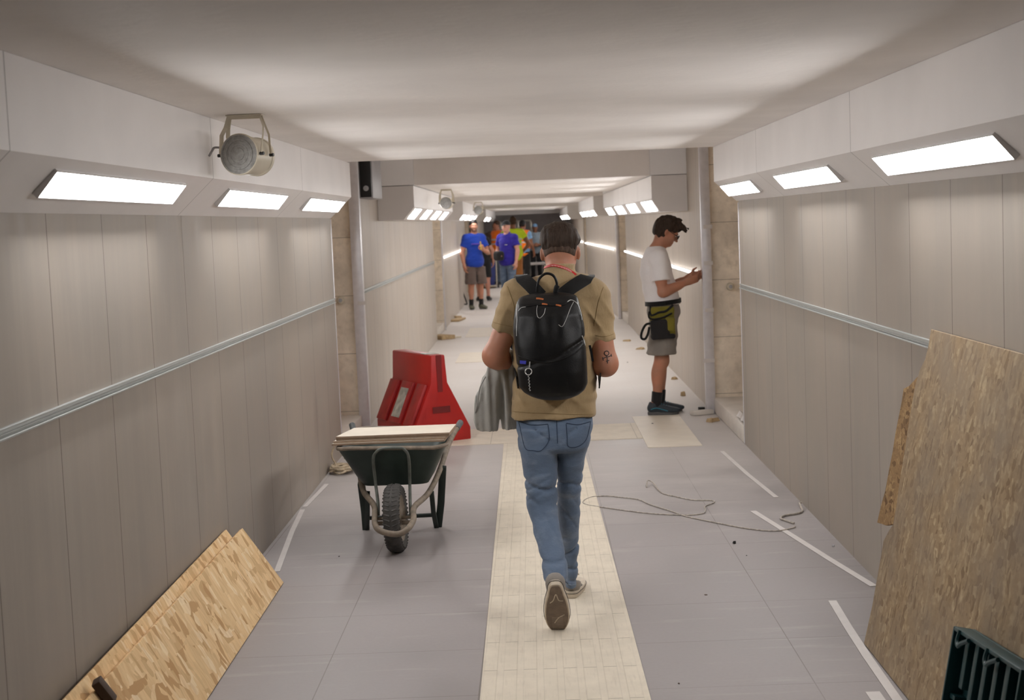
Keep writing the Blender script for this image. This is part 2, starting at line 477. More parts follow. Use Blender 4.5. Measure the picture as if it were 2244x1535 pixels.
M_WL = wall_tile('wall_tile_left', 4.56); M_WR = wall_tile('wall_tile_right', 4.80); M_WLF = wall_tile('wall_tile_far_brightened', 4.56, (196, 187, 177))  # far walls: same tile, tinted paler to paint in the brighter light
M_UNSEEN_DARK = plain('unseen_dark_surface', srgb(74, 64, 54), .8)  # invented dark finish for the unseen stretch behind the camera, cuts bounced light
M_FLOOR = floor_mat(); M_CONC = concrete_mat()
M_CEIL = paint_mat('ceiling_plaster', (246, 242, 239), rough=.7, bump=.25)
M_FASL = paint_mat('white_cladding', (232, 229, 228), 8.72, 2.45); M_FASR = paint_mat('white_cladding_b', (232, 229, 228), 8.886, 2.6)
M_CAP = paint_mat('grey_white_cladding', (248, 248, 250))
M_ALU = plain('brushed_aluminium', srgb(216, 214, 218), .34, .06, 20, metal=.4)
M_RAIL = plain('anodised_rail', srgb(180, 184, 182), .38, .04, 20, metal=.35)
M_DARK = plain('dark_gap', srgb(50, 46, 44), .8)
M_TAPE = plain('pale_tape', srgb(206, 201, 198), .45, .05)
M_PLAST = plain('white_render', srgb(214, 208, 200), .8, .1, 5, bump=.3)
M_END = plain('dark_end_wall', srgb(206, 200, 200), .8, .2, 1.5)
M_LED = glow('led_panel', (1.0, .985, .98, 1), PANEL_GLOW)
M_LEDF = glow('led_panel_far', (1.0, .985, .98, 1), PANEL_GLOW*.64)
M_STRIP = glow('led_strip', (1.0, .97, .95, 1), LED_GLOW)
M_BEZEL = plain('light_bezel', srgb(226, 224, 224), .4, .02)

def structure(name, mb, mat, **kw):
    o = mb.build(name, mat, **kw); o['kind'] = 'structure'; return o
# ------------------------------------------------------------------ floor
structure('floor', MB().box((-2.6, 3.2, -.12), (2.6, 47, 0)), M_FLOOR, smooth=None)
structure('floor_near', MB().box((-2.6, -9, -.12), (2.6, 3.198, 0)), M_UNSEEN_DARK, smooth=None)  # unseen floor, darkened to hold down bounce
X0, X1 = -.262, .345
strip = MB().prism([(-.241, 3.3, 0), (.367, 3.3, 0), (.325, 11.33, 0), (-.276, 11.33, 0)], (0, 0, .004))
structure('floor_guiding_strip', strip, tactile_mat('guiding_tiles', .045, 5.515), smooth=None)
structure('floor_guiding_strip_crossing', MB().box((-1.40, 11.34, 0), (.798, 12.2, .004)), tactile_mat('guiding_tiles_crossing', 11.34, 0, 1), smooth=None)
M_PAD = plain('cream_tile', srgb(214, 205, 190), .5, .05, 6)
structure('floor_cream_pad', MB().prism([(.80, 10.86, 0), (1.20, 10.86, 0), (1.20, 12.6, 0), (.80, 12.6, 0)], (0, 0, .0045)), M_PAD, smooth=None)
structure('floor_guiding_strip_beyond', MB().box((-.28, 12.21, 0), (.32, 44, .003)), tactile_mat('guiding_tiles_beyond', .02, 12.2), smooth=None)
structure('floor_far_pad', MB().box((-1.06, 22.3, 0), (-.6, 24.2, .004)), M_PAD, smooth=None)
structure('floor_far_pad', MB().box((-1.0, 18.2, 0), (-.62, 19.6, .004)), M_PAD, smooth=None)

# ------------------------------------------------------------------ walls, niches and metal edges
WL, WR = -1.49, 1.515
structure('wall_left', MB().box((WL-.12, 2.6, 0), (WL, 11.06, 2.19)), M_WL, smooth=None)
structure('wall_right', MB().box((WR, 2.6, 0), (WR+.12, 10.86, 2.19)), M_WR, smooth=None)
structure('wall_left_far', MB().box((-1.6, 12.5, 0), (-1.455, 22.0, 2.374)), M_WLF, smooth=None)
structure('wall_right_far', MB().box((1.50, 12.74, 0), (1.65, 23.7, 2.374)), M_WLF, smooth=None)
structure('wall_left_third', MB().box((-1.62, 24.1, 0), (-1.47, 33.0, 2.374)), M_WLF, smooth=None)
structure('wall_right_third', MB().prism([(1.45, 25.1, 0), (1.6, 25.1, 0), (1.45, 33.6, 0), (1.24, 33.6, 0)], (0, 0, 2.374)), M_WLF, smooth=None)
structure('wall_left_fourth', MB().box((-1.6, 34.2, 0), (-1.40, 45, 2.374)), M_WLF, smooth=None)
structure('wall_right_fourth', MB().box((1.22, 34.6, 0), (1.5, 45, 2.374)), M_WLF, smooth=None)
structure('wall_back', MB().box((-1.7, -9.1, 0), (1.7, -9.0, 2.3)), M_UNSEEN_DARK, smooth=None)
structure('wall_left_unseen_dark', MB().box((WL-.12, -9, 0), (WL, 2.598, 2.19)), M_UNSEEN_DARK, smooth=None)  # unseen side walls, made dark to soak up bounced light
structure('wall_right_unseen_dark', MB().box((WR, -9, 0), (WR+.12, 2.598, 2.19)), M_UNSEEN_DARK, smooth=None)
structure('wall_end', MB().box((-2.4, 46.6, 0), (2.4, 46.8, 2.374)), M_END, smooth=None)
def niche(side, y0, y1, xin, name, zl=.13):
    s = -1 if side == 'left' else 1
    xo = s*(abs(xin)+.75)
    a, b = sorted((xo, s*(abs(xin)+.005)))
    structure(f'wall_{name}', MB().box((a, y1, 0), (b, y1+.2, 2.374)), M_CONC, smooth=None)
    structure(f'wall_{name}_back', MB().box((min(xo, xo+s*.1), y0-.3, 0), (max(xo, xo+s*.1), y1+.2, 2.374)), M_CONC, smooth=None)
    structure(f'wall_{name}_near', MB().box((min(xo, s*(abs(xin)+.11)), y0-.2, 0), (max(xo, s*(abs(xin)+.11)), y0-.004, 2.374)), M_CONC, smooth=None)
    structure(f'trim_{name}_ledge', MB().box((min(xo, s*(abs(xin)+.012)), y0, 0), (max(xo, s*(abs(xin)+.012)), y1-.002, zl)), M_PLAST, smooth=30, bevel=.008)
niche('left', 11.06, 12.46, 1.478, 'left_niche'); niche('right', 10.86, 12.70, 1.50, 'right_niche')
niche('left', 22.0, 24.0, 1.46, 'left_second_niche'); niche('right', 23.7, 25.05, 1.47, 'right_second_niche')
niche('left', 33.0, 34.1, 1.45, 'left_third_niche'); niche('right', 33.6, 34.5, 1.24, 'right_third_niche')
def profile(name, x0, x1, y0, y1, z1=2.374):
    structure(name, MB().box((x0, y0, 0), (x1, y1, z1)), M_ALU, bevel=.004)
profile('trim_left_metal_edge', -1.512, -1.425, 12.41, 12.499); profile('trim_right_metal_edge', 1.445, 1.525, 12.66, 12.739)
profile('trim_left_far_metal_edge', -1.50, -1.44, 24.03, 24.095); profile('trim_right_far_metal_edge', 1.42, 1.47, 25.03, 25.098)
profile('trim_left_near_edge', WL-.03, WL+.004, 11.061, 11.085, 1.78); profile('trim_right_near_edge', WR-.004, WR+.03, 10.861, 10.885, 1.78)
# hand-rail channels (lip, bed, lip) along the walls
def rail(name, x, s, y0, y1, z):
    mb = MB()
    for z0, z1, d in ((z-.020, z-.013, .013), (z-.013, z+.008, .004), (z-.005, z-.002, .009), (z+.008, z+.015, .012)):
        mb.box((min(x, x+s*d), y0, z0), (max(x, x+s*d), y1, z1))
    structure(name, mb, M_RAIL, bevel=.0015)
rail('trim_left_rail', WL, 1, 2.6, 11.06, 1.175); rail('trim_right_rail', WR, -1, 2.6, 10.86, 1.172)
rail('trim_left_far_rail', -1.455, 1, 12.5, 22.0, 1.165); rail('trim_right_far_rail', 1.50, -1, 12.74, 23.7, 1.165)

# ------------------------------------------------------------------ ceilings and cladding
structure('ceiling', MB().box((-1.75, -9, 2.19), (1.75, 10.93, 2.42)), M_CEIL, smooth=None)
structure('ceiling_over_niches', MB().box((-2.4, 10.93, 2.375), (2.4, 47, 2.5)), M_CEIL, smooth=None)
structure('ceiling_far', MB().box((-1.098, 14.25, 2.092), (1.153, 21.6, 2.374)), M_CEIL, smooth=None)
structure('ceiling_third', MB().box((-1.45, 25.0, 2.085), (1.45, 33.0, 2.374)), M_CEIL, smooth=None)
structure('ceiling_fourth', MB().box((-1.38, 34.4, 2.03), (1.2, 44.0, 2.374)), M_CEIL, smooth=None)
structure('beam_end', MB().box((-2.4, 44.4, 1.925), (2.4, 44.7, 2.374)), M_CEIL, smooth=None)
def cladding(name, sec, y0, y1, mat, parts=None):
    structure(name, MB().prism([(x, y0, z) for x, z in sec], (0, y1-y0, 0)), mat, smooth=None)
FL = dict(top=2.189, xin=-1.328, z1=1.936, xo=-1.488, z2=1.786, t=(.19, .64), deep=.045, lit=((4.27, 5.88), (6.73, 8.35), (9.22, 10.92))); FR = dict(top=2.189, xin=1.352, z1=1.936, xo=1.513, z2=1.79, t=(.19, .66), deep=.045, lit=((4.45, 6.02), (6.92, 8.45), (9.35, 10.82)))
for nm, F, y1, mat, s in (('trim_left_cladding', FL, 11.08, M_FASL, -1), ('trim_right_cladding', FR, 10.94, M_FASR, 1)):
    cladding(nm, [(F['xin'], F['top']), (F['xin'], F['z1']), (F['xo'], F['z2']), (F['xo'], F['top'])], 2.6, y1, mat)
def far_cladding(nm, s, xin, z1, xs, z2, xw, y0, y1, top=2.088):
    cladding(nm, [(s*xin, top), (s*xin, z1), (s*xs, z2), (s*xw, z2), (s*xw, top)], y0, y1, M_FASL)
far_cladding('trim_left_far_cladding', -1, 1.105, 1.885, 1.21, 1.767, 1.453, 14.2, 21.2)
far_cladding('trim_right_far_cladding', 1, 1.16, 1.868, 1.235, 1.742, 1.498, 14.2, 23.6)
for nm, a, b, z0 in (('trim_left_cap', -1.453, -1.098, 2.094), ('trim_right_cap', 1.153, 1.498, 2.094)):
    structure(nm, MB().box((a, 14.2, z0), (b, 14.238, 2.374)), M_CAP, smooth=None)
structure('trim_left_side', MB().box((-1.453, 14.238, 2.094), (-1.1, 21.2, 2.374)), M_CAP, smooth=None)
structure('trim_right_side', MB().box((1.155, 14.238, 2.094), (1.498, 23.6, 2.374)), M_CAP, smooth=None)
far_cladding('trim_left_third_cladding', -1, 1.13, 1.87, 1.21, 1.77, 1.468, 25.0, 32.6, 2.084)
cladding('trim_right_third_cladding', [(1.07, 2.084), (1.07, 1.86), (1.14, 1.75), (1.44, 1.75), (1.44, 2.084)], 25.15, 33.0, M_FASL)
far_cladding('trim_left_fourth_cladding', -1, 1.03, 1.85, 1.10, 1.75, 1.398, 34.4, 44, 2.028)
far_cladding('trim_right_fourth_cladding', 1, .86, 1.83, .93, 1.72, 1.218, 34.6, 44, 2.028)

# ------------------------------------------------------------------ LED panels
def led_panel(A, B, y0, y1, t0, t1, label, group=None, deep=0.0):
    """a panel set in the sloping cladding: A inner top, B outer bottom edge of the slope"""
    A = np.array(A, float); B = np.array(B, float); d = (B-A); L = np.linalg.norm(d); d /= L
    nrm = np.array([-d[1], d[0]])
    if nrm[1] > 0: nrm = -nrm
    P = lambda t, h: A+d*(t*L)+nrm*h
    mid = P((t0+t1)/2, 0)
    o = thing('ceiling_light', (mid[0], (y0+y1)/2, mid[1]), label, 'light', group)
    def slab(a, b, c, e, h0, h1, mb):
        q = [P(a, h0), P(b, h0), P(b, h1), P(a, h1)]
        mb.prism([(x, c, z) for x, z in q], (0, e-c, 0))
    if deep:
        # tilted housing: its lower edge stands proud of the cladding
        q = [P(t0, .0003), P(t1, .0003), P(t1, deep), P(t0, .004)]
        MB().prism([(x, y0, z) for x, z in q], (0, y1-y0, 0)).build('housing', M_BEZEL, o, smooth=None)
        e = .004/L
        q = [P(t0+e, .0045), P(t1-e, deep+.0005), P(t1-e, deep+.0012), P(t0+e, .0052)]
        MB().prism([(x, y0+.004, z) for x, z in q], (0, y1-y0-.008, 0)).build('diffuser', M_LED, o, smooth=None)
        rim = MB(); hi = .0065
        for a, b, ya, yb in ((t0, t0+e, y0, y1), (t1-e, t1, y0, y1), (t0+e, t1-e, y0, y0+.004), (t0+e, t1-e, y1-.004, y1)):
            h = lambda t: .004+(deep-.004)*(t-t0)/(t1-t0)
            rim.prism([(x, ya, z) for x, z in (P(a, h(a)), P(b, h(b)), P(b, h(b)+hi), P(a, h(a)+hi))], (0, yb-ya, 0))
        rim.build('rim', M_BEZEL, o, smooth=None)
        return o
    w = .005; tw = w/L
    fr = MB(); slab(t0-tw, t1+tw, y0-w, y0, .0005, .006, fr); slab(t0-tw, t1+tw, y1, y1+w, .0005, .006, fr)
    slab(t0-tw, t0, y0, y1, .0005, .006, fr); slab(t1, t1+tw, y0, y1, .0005, .006, fr)
    fr.build('frame', M_BEZEL, o, smooth=None)
    df = MB(); slab(t0, t1, y0, y1, .0005, .004, df); df.build('diffuser', M_LEDF, o, smooth=None)
    return o
AL, BL = (FL['xin'], FL['z1']), (FL['xo'], FL['z2']); AR, BR = (FR['xin'], FR['z1']), (FR['xo'], FR['z2'])
for (a, b), w in zip(FL['lit'], ('large lit LED panel nearest the camera on the left sloping cladding', 'middle of the three lit LED panels on the left, below the ceiling speaker', 'lit LED panel at the far end of the left near cladding')):
    led_panel(AL, BL, a, b, .19, .64, w, 'LED panels in the near left cladding', .016)
for (a, b), w in zip(FR['lit'], ('large lit LED panel nearest the camera on the right sloping cladding', 'middle of the three lit LED panels on the near right cladding', 'lit LED panel at the far end of the right near cladding')):
    led_panel(AR, BR, a, b, .19, .66, w, 'LED panels in the near right cladding', .016)
ordn = ['first', 'second', 'third', 'fourth', 'fifth']
for i, (a, b) in enumerate(((14.45, 15.3), (16.1, 16.95), (17.75, 18.7), (19.4, 20.3))):
    led_panel((-1.105, 1.885), (-1.21, 1.767), a, b, .1, .9, f'{ordn[i]} lit LED square counting from the left end cap past the niche', 'LED squares beyond the left niche')
for i, (a, b) in enumerate(((14.3, 15.7), (16.6, 18.1), (19.0, 20.6), (21.5, 23.1))):
    led_panel((1.16, 1.868), (1.235, 1.742), a, b, .1, .9, f'{ordn[i]} lit LED square counting from the right end cap past the niche', 'LED squares beyond the right niche')
for i in range(4):
    led_panel((-1.13, 1.87), (-1.21, 1.77), 25.2+1.75*i, 26.2+1.75*i, .1, .9, f'{ordn[i]} lit LED square above the far left wall near the blue shirt man', 'LED squares on the third left cladding')
    led_panel((1.07, 1.86), (1.14, 1.75), 25.4+1.9*i, 26.5+1.9*i, .1, .9, f'{ordn[i]} lit LED square on the third right cladding, right of the walking man\'s hair', 'LED squares on the third right cladding')
    led_panel((.86, 1.83), (.93, 1.72), 34.9+2.3*i, 36.2+2.3*i, .1, .9, f'{ordn[i]} lit LED square at the far right, just above the walking man\'s hair', 'LED squares on the fourth right cladding')
for i in range(2):
    led_panel((-1.03, 1.85), (-1.10, 1.75), 34.8+2.6*i, 36.1+2.6*i, .1, .9, f'{ordn[i]} small lit LED square right of the blue shirt man\'s head', 'LED squares on the fourth left cladding')
# lit strips lying in the hand-rail channels
def led_strip(a, b, label):
    o = thing('led_strip', ((a[0]+b[0])/2, (a[1]+b[1])/2, 1.15), label, 'light strip')
    MB().tube([a, b], .014, 8).build('diffuser', M_STRIP, o)
    d = (V(b)-V(a)).normalized()
    for p, s in ((a, -1), (b, 1)): MB().tube([V(p)+d*s*.0005, V(p)+d*s*.02], .013, 8).build('end_cap', M_BEZEL, o)
led_strip((1.472, 13.25, 1.17), (1.472, 15.75, 1.17), 'glowing LED strip on the right wall that reaches the boy\'s hands')
led_strip((1.475, 15.8, 1.17), (1.475, 20.2, 1.17), 'glowing LED strip on the right wall behind the boy\'s back')
led_strip((1.475, 20.3, 1.17), (1.475, 23.6, 1.17), 'glowing LED strip left of the boy, near the second right niche')
led_strip((1.405, 25.3, 1.17), (1.215, 33.5, 1.17), 'glowing LED strip on the third right wall beside the walking man\'s ear')
led_strip((1.195, 34.7, 1.17), (1.195, 37.5, 1.17), 'short far LED strip touching the walking man\'s right ear')
led_strip((-1.445, 24.2, 1.17), (-1.445, 32.5, 1.17), 'glowing LED strip on the left wall, ending at the blue shirt man')
# ------------------------------------------------------------------ object materials
def osb_mat(name, base, dark, light, sc=1.0, grey=None, rot=(0, 0, 0), aniso=(1, 1, 1)):
    """chipboard of pressed flakes: three layers of stretched cells with their own tone"""
    m = N(name); v0 = m.obj(); wob = m.n('ShaderNodeTexNoise', i_Scale=9.0*sc, i_Detail=2.0); m.t.links.new(v0, wob.inputs[0])
    v = m.mix(.055, v0, wob.outputs[1], 'ADD'); v = m.scale(v, aniso, rot)
    col = None
    for i, (st, r, s_) in enumerate((((1, .34, 1), .35, 26), ((.36, 1, 1), -.5, 30), ((1, .5, 1), 1.2, 40))):
        vo = m.n('ShaderNodeTexVoronoi', i_Scale=s_*sc, i_Randomness=1.0); m.t.links.new(m.scale(v, st, (0, 0, r)), vo.inputs[0])
        sep = m.n('ShaderNodeSeparateColor'); m.t.links.new(vo.outputs[1], sep.inputs[0])
        c = m.ramp(sep.outputs[0], [(0, srgb(*dark)), (.25, srgb(*base)), (.7, dim(srgb(*base), 1.12)), (1, srgb(*light))])
        col = c if col is None else m.mix(m.math('GREATER_THAN', sep.outputs[1], .5), col, c)
        h = sep.outputs[2] if i == 0 else m.math('ADD', h, sep.outputs[2])
    fib = m.noise(m.scale(v, (1, .12, 1), (0, 0, .4)), 90*sc, 3)
    col = m.mix(m.mapr(fib, .35, .7, 0, .42), col, dim(srgb(*dark), 1.1))
    if grey:
        g = m.noise(v0, 3.2, 5, .6); col = m.mix(m.mapr(g, .38, .66, 0, .75), col, srgb(*grey))
    m.set(color=col, rough=.75, spec=.25); m.bump(h, .35, .003); return m.m
M_OSB = osb_mat('pale_chipboard', (222, 192, 146), (184, 144, 98), (242, 222, 186), .78)
M_OSB2 = osb_mat('weathered_chipboard', (162, 140, 110), (128, 106, 80), (194, 174, 140), 1.5, (142, 128, 112), aniso=(.55, 1.5, 1))
M_OSBE = osb_mat('raw_chipboard', (152, 122, 84), (100, 74, 46), (184, 154, 110), 1.3)
M_GREEN = plain('dark_green_steel', srgb(40, 52, 47), .42, .3, 9, bump=.2, bsc=30)
M_GREEN2 = plain('dark_green_paint', srgb(36, 46, 42), .5, .3, 14)
M_TUBE = plain('dusty_tube', srgb(124, 112, 98), .6, .3, 25, bump=.25, bsc=90)
M_RUB = plain('tyre_rubber', srgb(66, 64, 62), .75, .25, 30)
M_GRIP = plain('grey_grip', srgb(84, 88, 90), .6, .2, 30)
M_RED = plain('red_plastic', srgb(176, 30, 28), .38, .12, 5)
M_REDD = plain('red_plastic_scuffed', srgb(160, 44, 44), .5, .22, 9)
M_LABEL = plain('scuffed_grey_label', srgb(176, 176, 168), .5, .45, 18)
M_BOARD = plain('pale_panel', srgb(214, 204, 188), .6, .06, 6)
M_BOARDE = plain('panel_edge', srgb(150, 128, 108), .7, .12, 30)
M_TEAL = plain('teal_plastic', srgb(22, 62, 66), .42, .12, 8)
M_CABLE = plain('dusty_cable', srgb(172, 164, 154), .6, .35, 60)
M_CABLEB = plain('tangled_cord', srgb(176, 160, 136), .7, .3, 30)
M_BLACK = plain('black_plastic', srgb(22, 22, 23), .35, .1)
M_STICK = plain('dark_brown_wood', srgb(70, 52, 40), .7, .2)
M_CREAMP = plain('cream_enamel', srgb(206, 198, 180), .4, .05)
M_GREY = plain('grey_panel', srgb(168, 168, 172), .45, .05)
M_CARD = plain('tan_scrap', srgb(172, 148, 112), .8, .25, 30)
M_BLUEB = plain('blue_bin_plastic', srgb(44, 56, 120), .5, .1)
M_STEEL = plain('pale_steel', srgb(190, 184, 172), .4, .1, 20, metal=.4)
def film_mat():
    m = N('clear_film'); n = m.noise(m.obj(), 14, 3)
    m.set(color=(.9, .9, .92, 1), rough=.12, alpha=.42, spec=.6); m.bump(n, .6, .01); return m.m
M_FILM = film_mat()

# ------------------------------------------------------------------ OSB sheets
def sheet(name, poly, nrm, th, mat, label, cat, u=None):
    """poly: world outline on the front face, extruded th against nrm; local axes lie in the sheet"""
    nrm = V(nrm).normalized(); P = [V(p) for p in poly]
    M = frame(nrm, u); c = sum(P, Vector())/len(P)
    inv = (Matrix.Translation(c) @ M).inverted()
    mb = MB().prism([inv @ p for p in P], (0, 0, -th)); me = mb.mesh(.0015, 1)
    o = bpy.data.objects.new(name, me); COL.objects.link(o); me.materials.append(mat)
    o.matrix_world = Matrix.Translation(c) @ M
    return tag(o, label, cat)
# left: two sheets leaning low against the left wall
a = fl(622, 1279, .0); b = fl(455, 1535, .0)
dirv = np.array([-.05, -1.0, 0]); dirv[:2] = (b-a)[:2]; dirv /= np.linalg.norm(dirv)
def lean_sheet(y_edge_top, off, th, xfoot0, yfoot0, xtop0, ztop, L, label, ragged=0):
    """foot corner at the far end, lower edge runs towards the camera along dirv"""
    f0 = np.array([xfoot0, yfoot0, 0.004]); t0 = np.array([xtop0, y_edge_top, ztop])
    f1 = f0+dirv*L; t1 = t0+dirv*L
    n = np.cross(f0-t0, dirv); n = n if n[2] > 0 else -n
    return sheet('osb_sheet', [f0, t0, t1, f1], n, th, M_OSB, label, 'chipboard sheet', u=dirv), (f0, t0, n/np.linalg.norm(n))
P0 = fl(622, 1279); T0 = atX(527, 1158, -1.440)
s1, (f0, t0, n0) = lean_sheet(T0[1], 0, .018, P0[0], P0[1], T0[0]+.01, T0[2], 3.2, 'clean pale chipboard sheet on the left floor, front one leaning on the wall')
sv = (t0-f0)/np.linalg.norm(t0-f0); b0 = f0-n0*.024+dirv*.15; b0 = b0-sv*((b0[2]-.004)/sv[2]); Ls = np.linalg.norm(t0-f0)+.035
sheet('osb_sheet', [b0, b0+sv*Ls, b0+sv*Ls+dirv*3.0, b0+dirv*3.0], n0, .015, M_OSB, 'rear pale chipboard sheet, its upper edge peeping out against the left wall', 'chipboard sheet', u=dirv)
# dark stick lying across the front sheet
def on_sheet(px, py, h=0.0):
    d = ray(px, py); o = np.array([0, 0, CAM_H]); t = ((f0-o)@n0)/(d@n0); return o+d*t+n0*h
q0, q1 = on_sheet(199, 1499, .004), on_sheet(236, 1545, .004)
st = MB().strap([q0+(q1-q0)*k/4 for k in range(5)], n0, .042, .03).build('wooden_stick', M_STICK, bevel=.004)
tag(st, 'short dark brown stick lying on the pale chipboard at bottom left', 'stick')
# right: tall weathered sheet leaning on the right wall, a torn narrower sheet behind it
def right_pt(px, py, h=0.0):
    """on the plane of the leaning right sheet"""
    d = ray(px, py); o = np.array([0, 0, CAM_H]); t = ((RF+RN*h-o)@RN)/(d@RN); return o+d*t
RF = fl(1893, 1412); RT = atX(2040, 722, 1.492)
RD = np.array([0, -1.0, 0])
RF[2] = .003
RN = np.cross(RT-RF, RD); RN /= np.linalg.norm(RN); RN = RN if RN[0] < 0 else -RN
edge = [(2040, 722), (2034, 760), (2027, 788), (2015, 812), (2005, 848), (1999, 880), (1991, 930), (1982, 990), (1972, 1050), (1964, 1110), (1957, 1150), (1948, 1163), (1936, 1186), (1931, 1216), (1911, 1330), (1893, 1412)]
pol = [right_pt(x, y) for x, y in edge]
foot = pol[-1].copy(); foot[2] = .003; pol[-1] = foot
back_foot = foot+RD*1.9
top_far = pol[0]+RD*1.7
sheet('osb_sheet', pol+[back_foot, top_far], RN, .016, M_OSB2, 'tall weathered chipboard sheet leaning on the right wall', 'chipboard sheet', u=RT-RF)
bk = [(2010, 826), (1992, 846), (1980, 852), (1976, 880), (1968, 920), (1962, 950), (1956, 990), (1948, 1030), (1940, 1075), (1930, 1110), (1922, 1146), (1932, 1149), (1940, 1152), (1956, 1150), (1966, 1148), (2040, 1160), (2060, 830)]
sheet('osb_offcut', [right_pt(x, y, -.0175) for x, y in bk], RN, .012, M_OSBE, 'torn brown chipboard offcut showing behind the left edge of the tall sheet', 'chipboard offcut', u=RT-RF)

# ------------------------------------------------------------------ teal crate standing in front of the right sheet
def crate():
    # an open crate of ribbed plastic leaning on the sheet: built in the sheet's own directions
    up = V(RT-RF).normalized(); along = V(RD); out = V(RN)
    D = .07
    F0 = V(right_pt(2089, 1372, D+.02)); F1 = V(right_pt(2238, 1468, D+.02)); F2 = V(right_pt(2036, 1535, D+.02))
    along = (F1-F0); W = along.length; along.normalize(); dn = (F2-F0); dn = (dn-along*dn.dot(along)).normalized(); A = F0-out*D
    o = thing('plastic_crate', (A.x, A.y, 0.0), 'dark teal ribbed plastic crate leaning on the tall chipboard at bottom right', 'crate')
    M = Matrix((along, dn, out)).transposed().to_4x4(); M.translation = A
    H = A.z/max(.2, -dn.z)-.02 if dn.z < 0 else .6
    t = .012
    bx = lambda lo, hi: MB().box(lo, hi, M)
    bx((0, 0, 0), (W, H, t)).build('bottom', M_TEAL, o, bevel=.003)
    bx((0, 0, t), (t, H, D)).build('side_wall', M_TEAL, o, bevel=.003)
    bx((W-t, 0, t), (W, H, D)).build('side_wall', M_TEAL, o, bevel=.003)
    bx((t, 0, t), (W-t, t, D)).build('end_wall', M_TEAL, o, bevel=.003)
    bx((t, H-t, t), (W-t, H, D)).build('end_wall', M_TEAL, o, bevel=.003)
    for i, (x0, h) in enumerate(((.12*W, .17), (.27*W, .22), (.42*W, .25), (.57*W, .25), (.72*W, .20))):
        bx((x0, t, t), (x0+.034, h, .05)).build('rib', M_TEAL, o, bevel=.004)
    bx((t, .20, t), (.06, .215, D-.02)).build('gusset', M_TEAL, o, bevel=.002)
    bx((W*.72, .28, t), (W-t, .295, D-.02)).build('gusset', M_TEAL, o, bevel=.002)
    for x0 in (.12*W, .55*W):
        MB().tube(spline([M @ Vector(p) for p in ((x0, .0, D), (x0, .03, D+.004), (x0+.02, .045, D+.006), (x0+.05, .03, D+.006), (x0+.10, .012, D+.004))], 5), .007, 6).build('clip', M_TEAL, o)
crate()

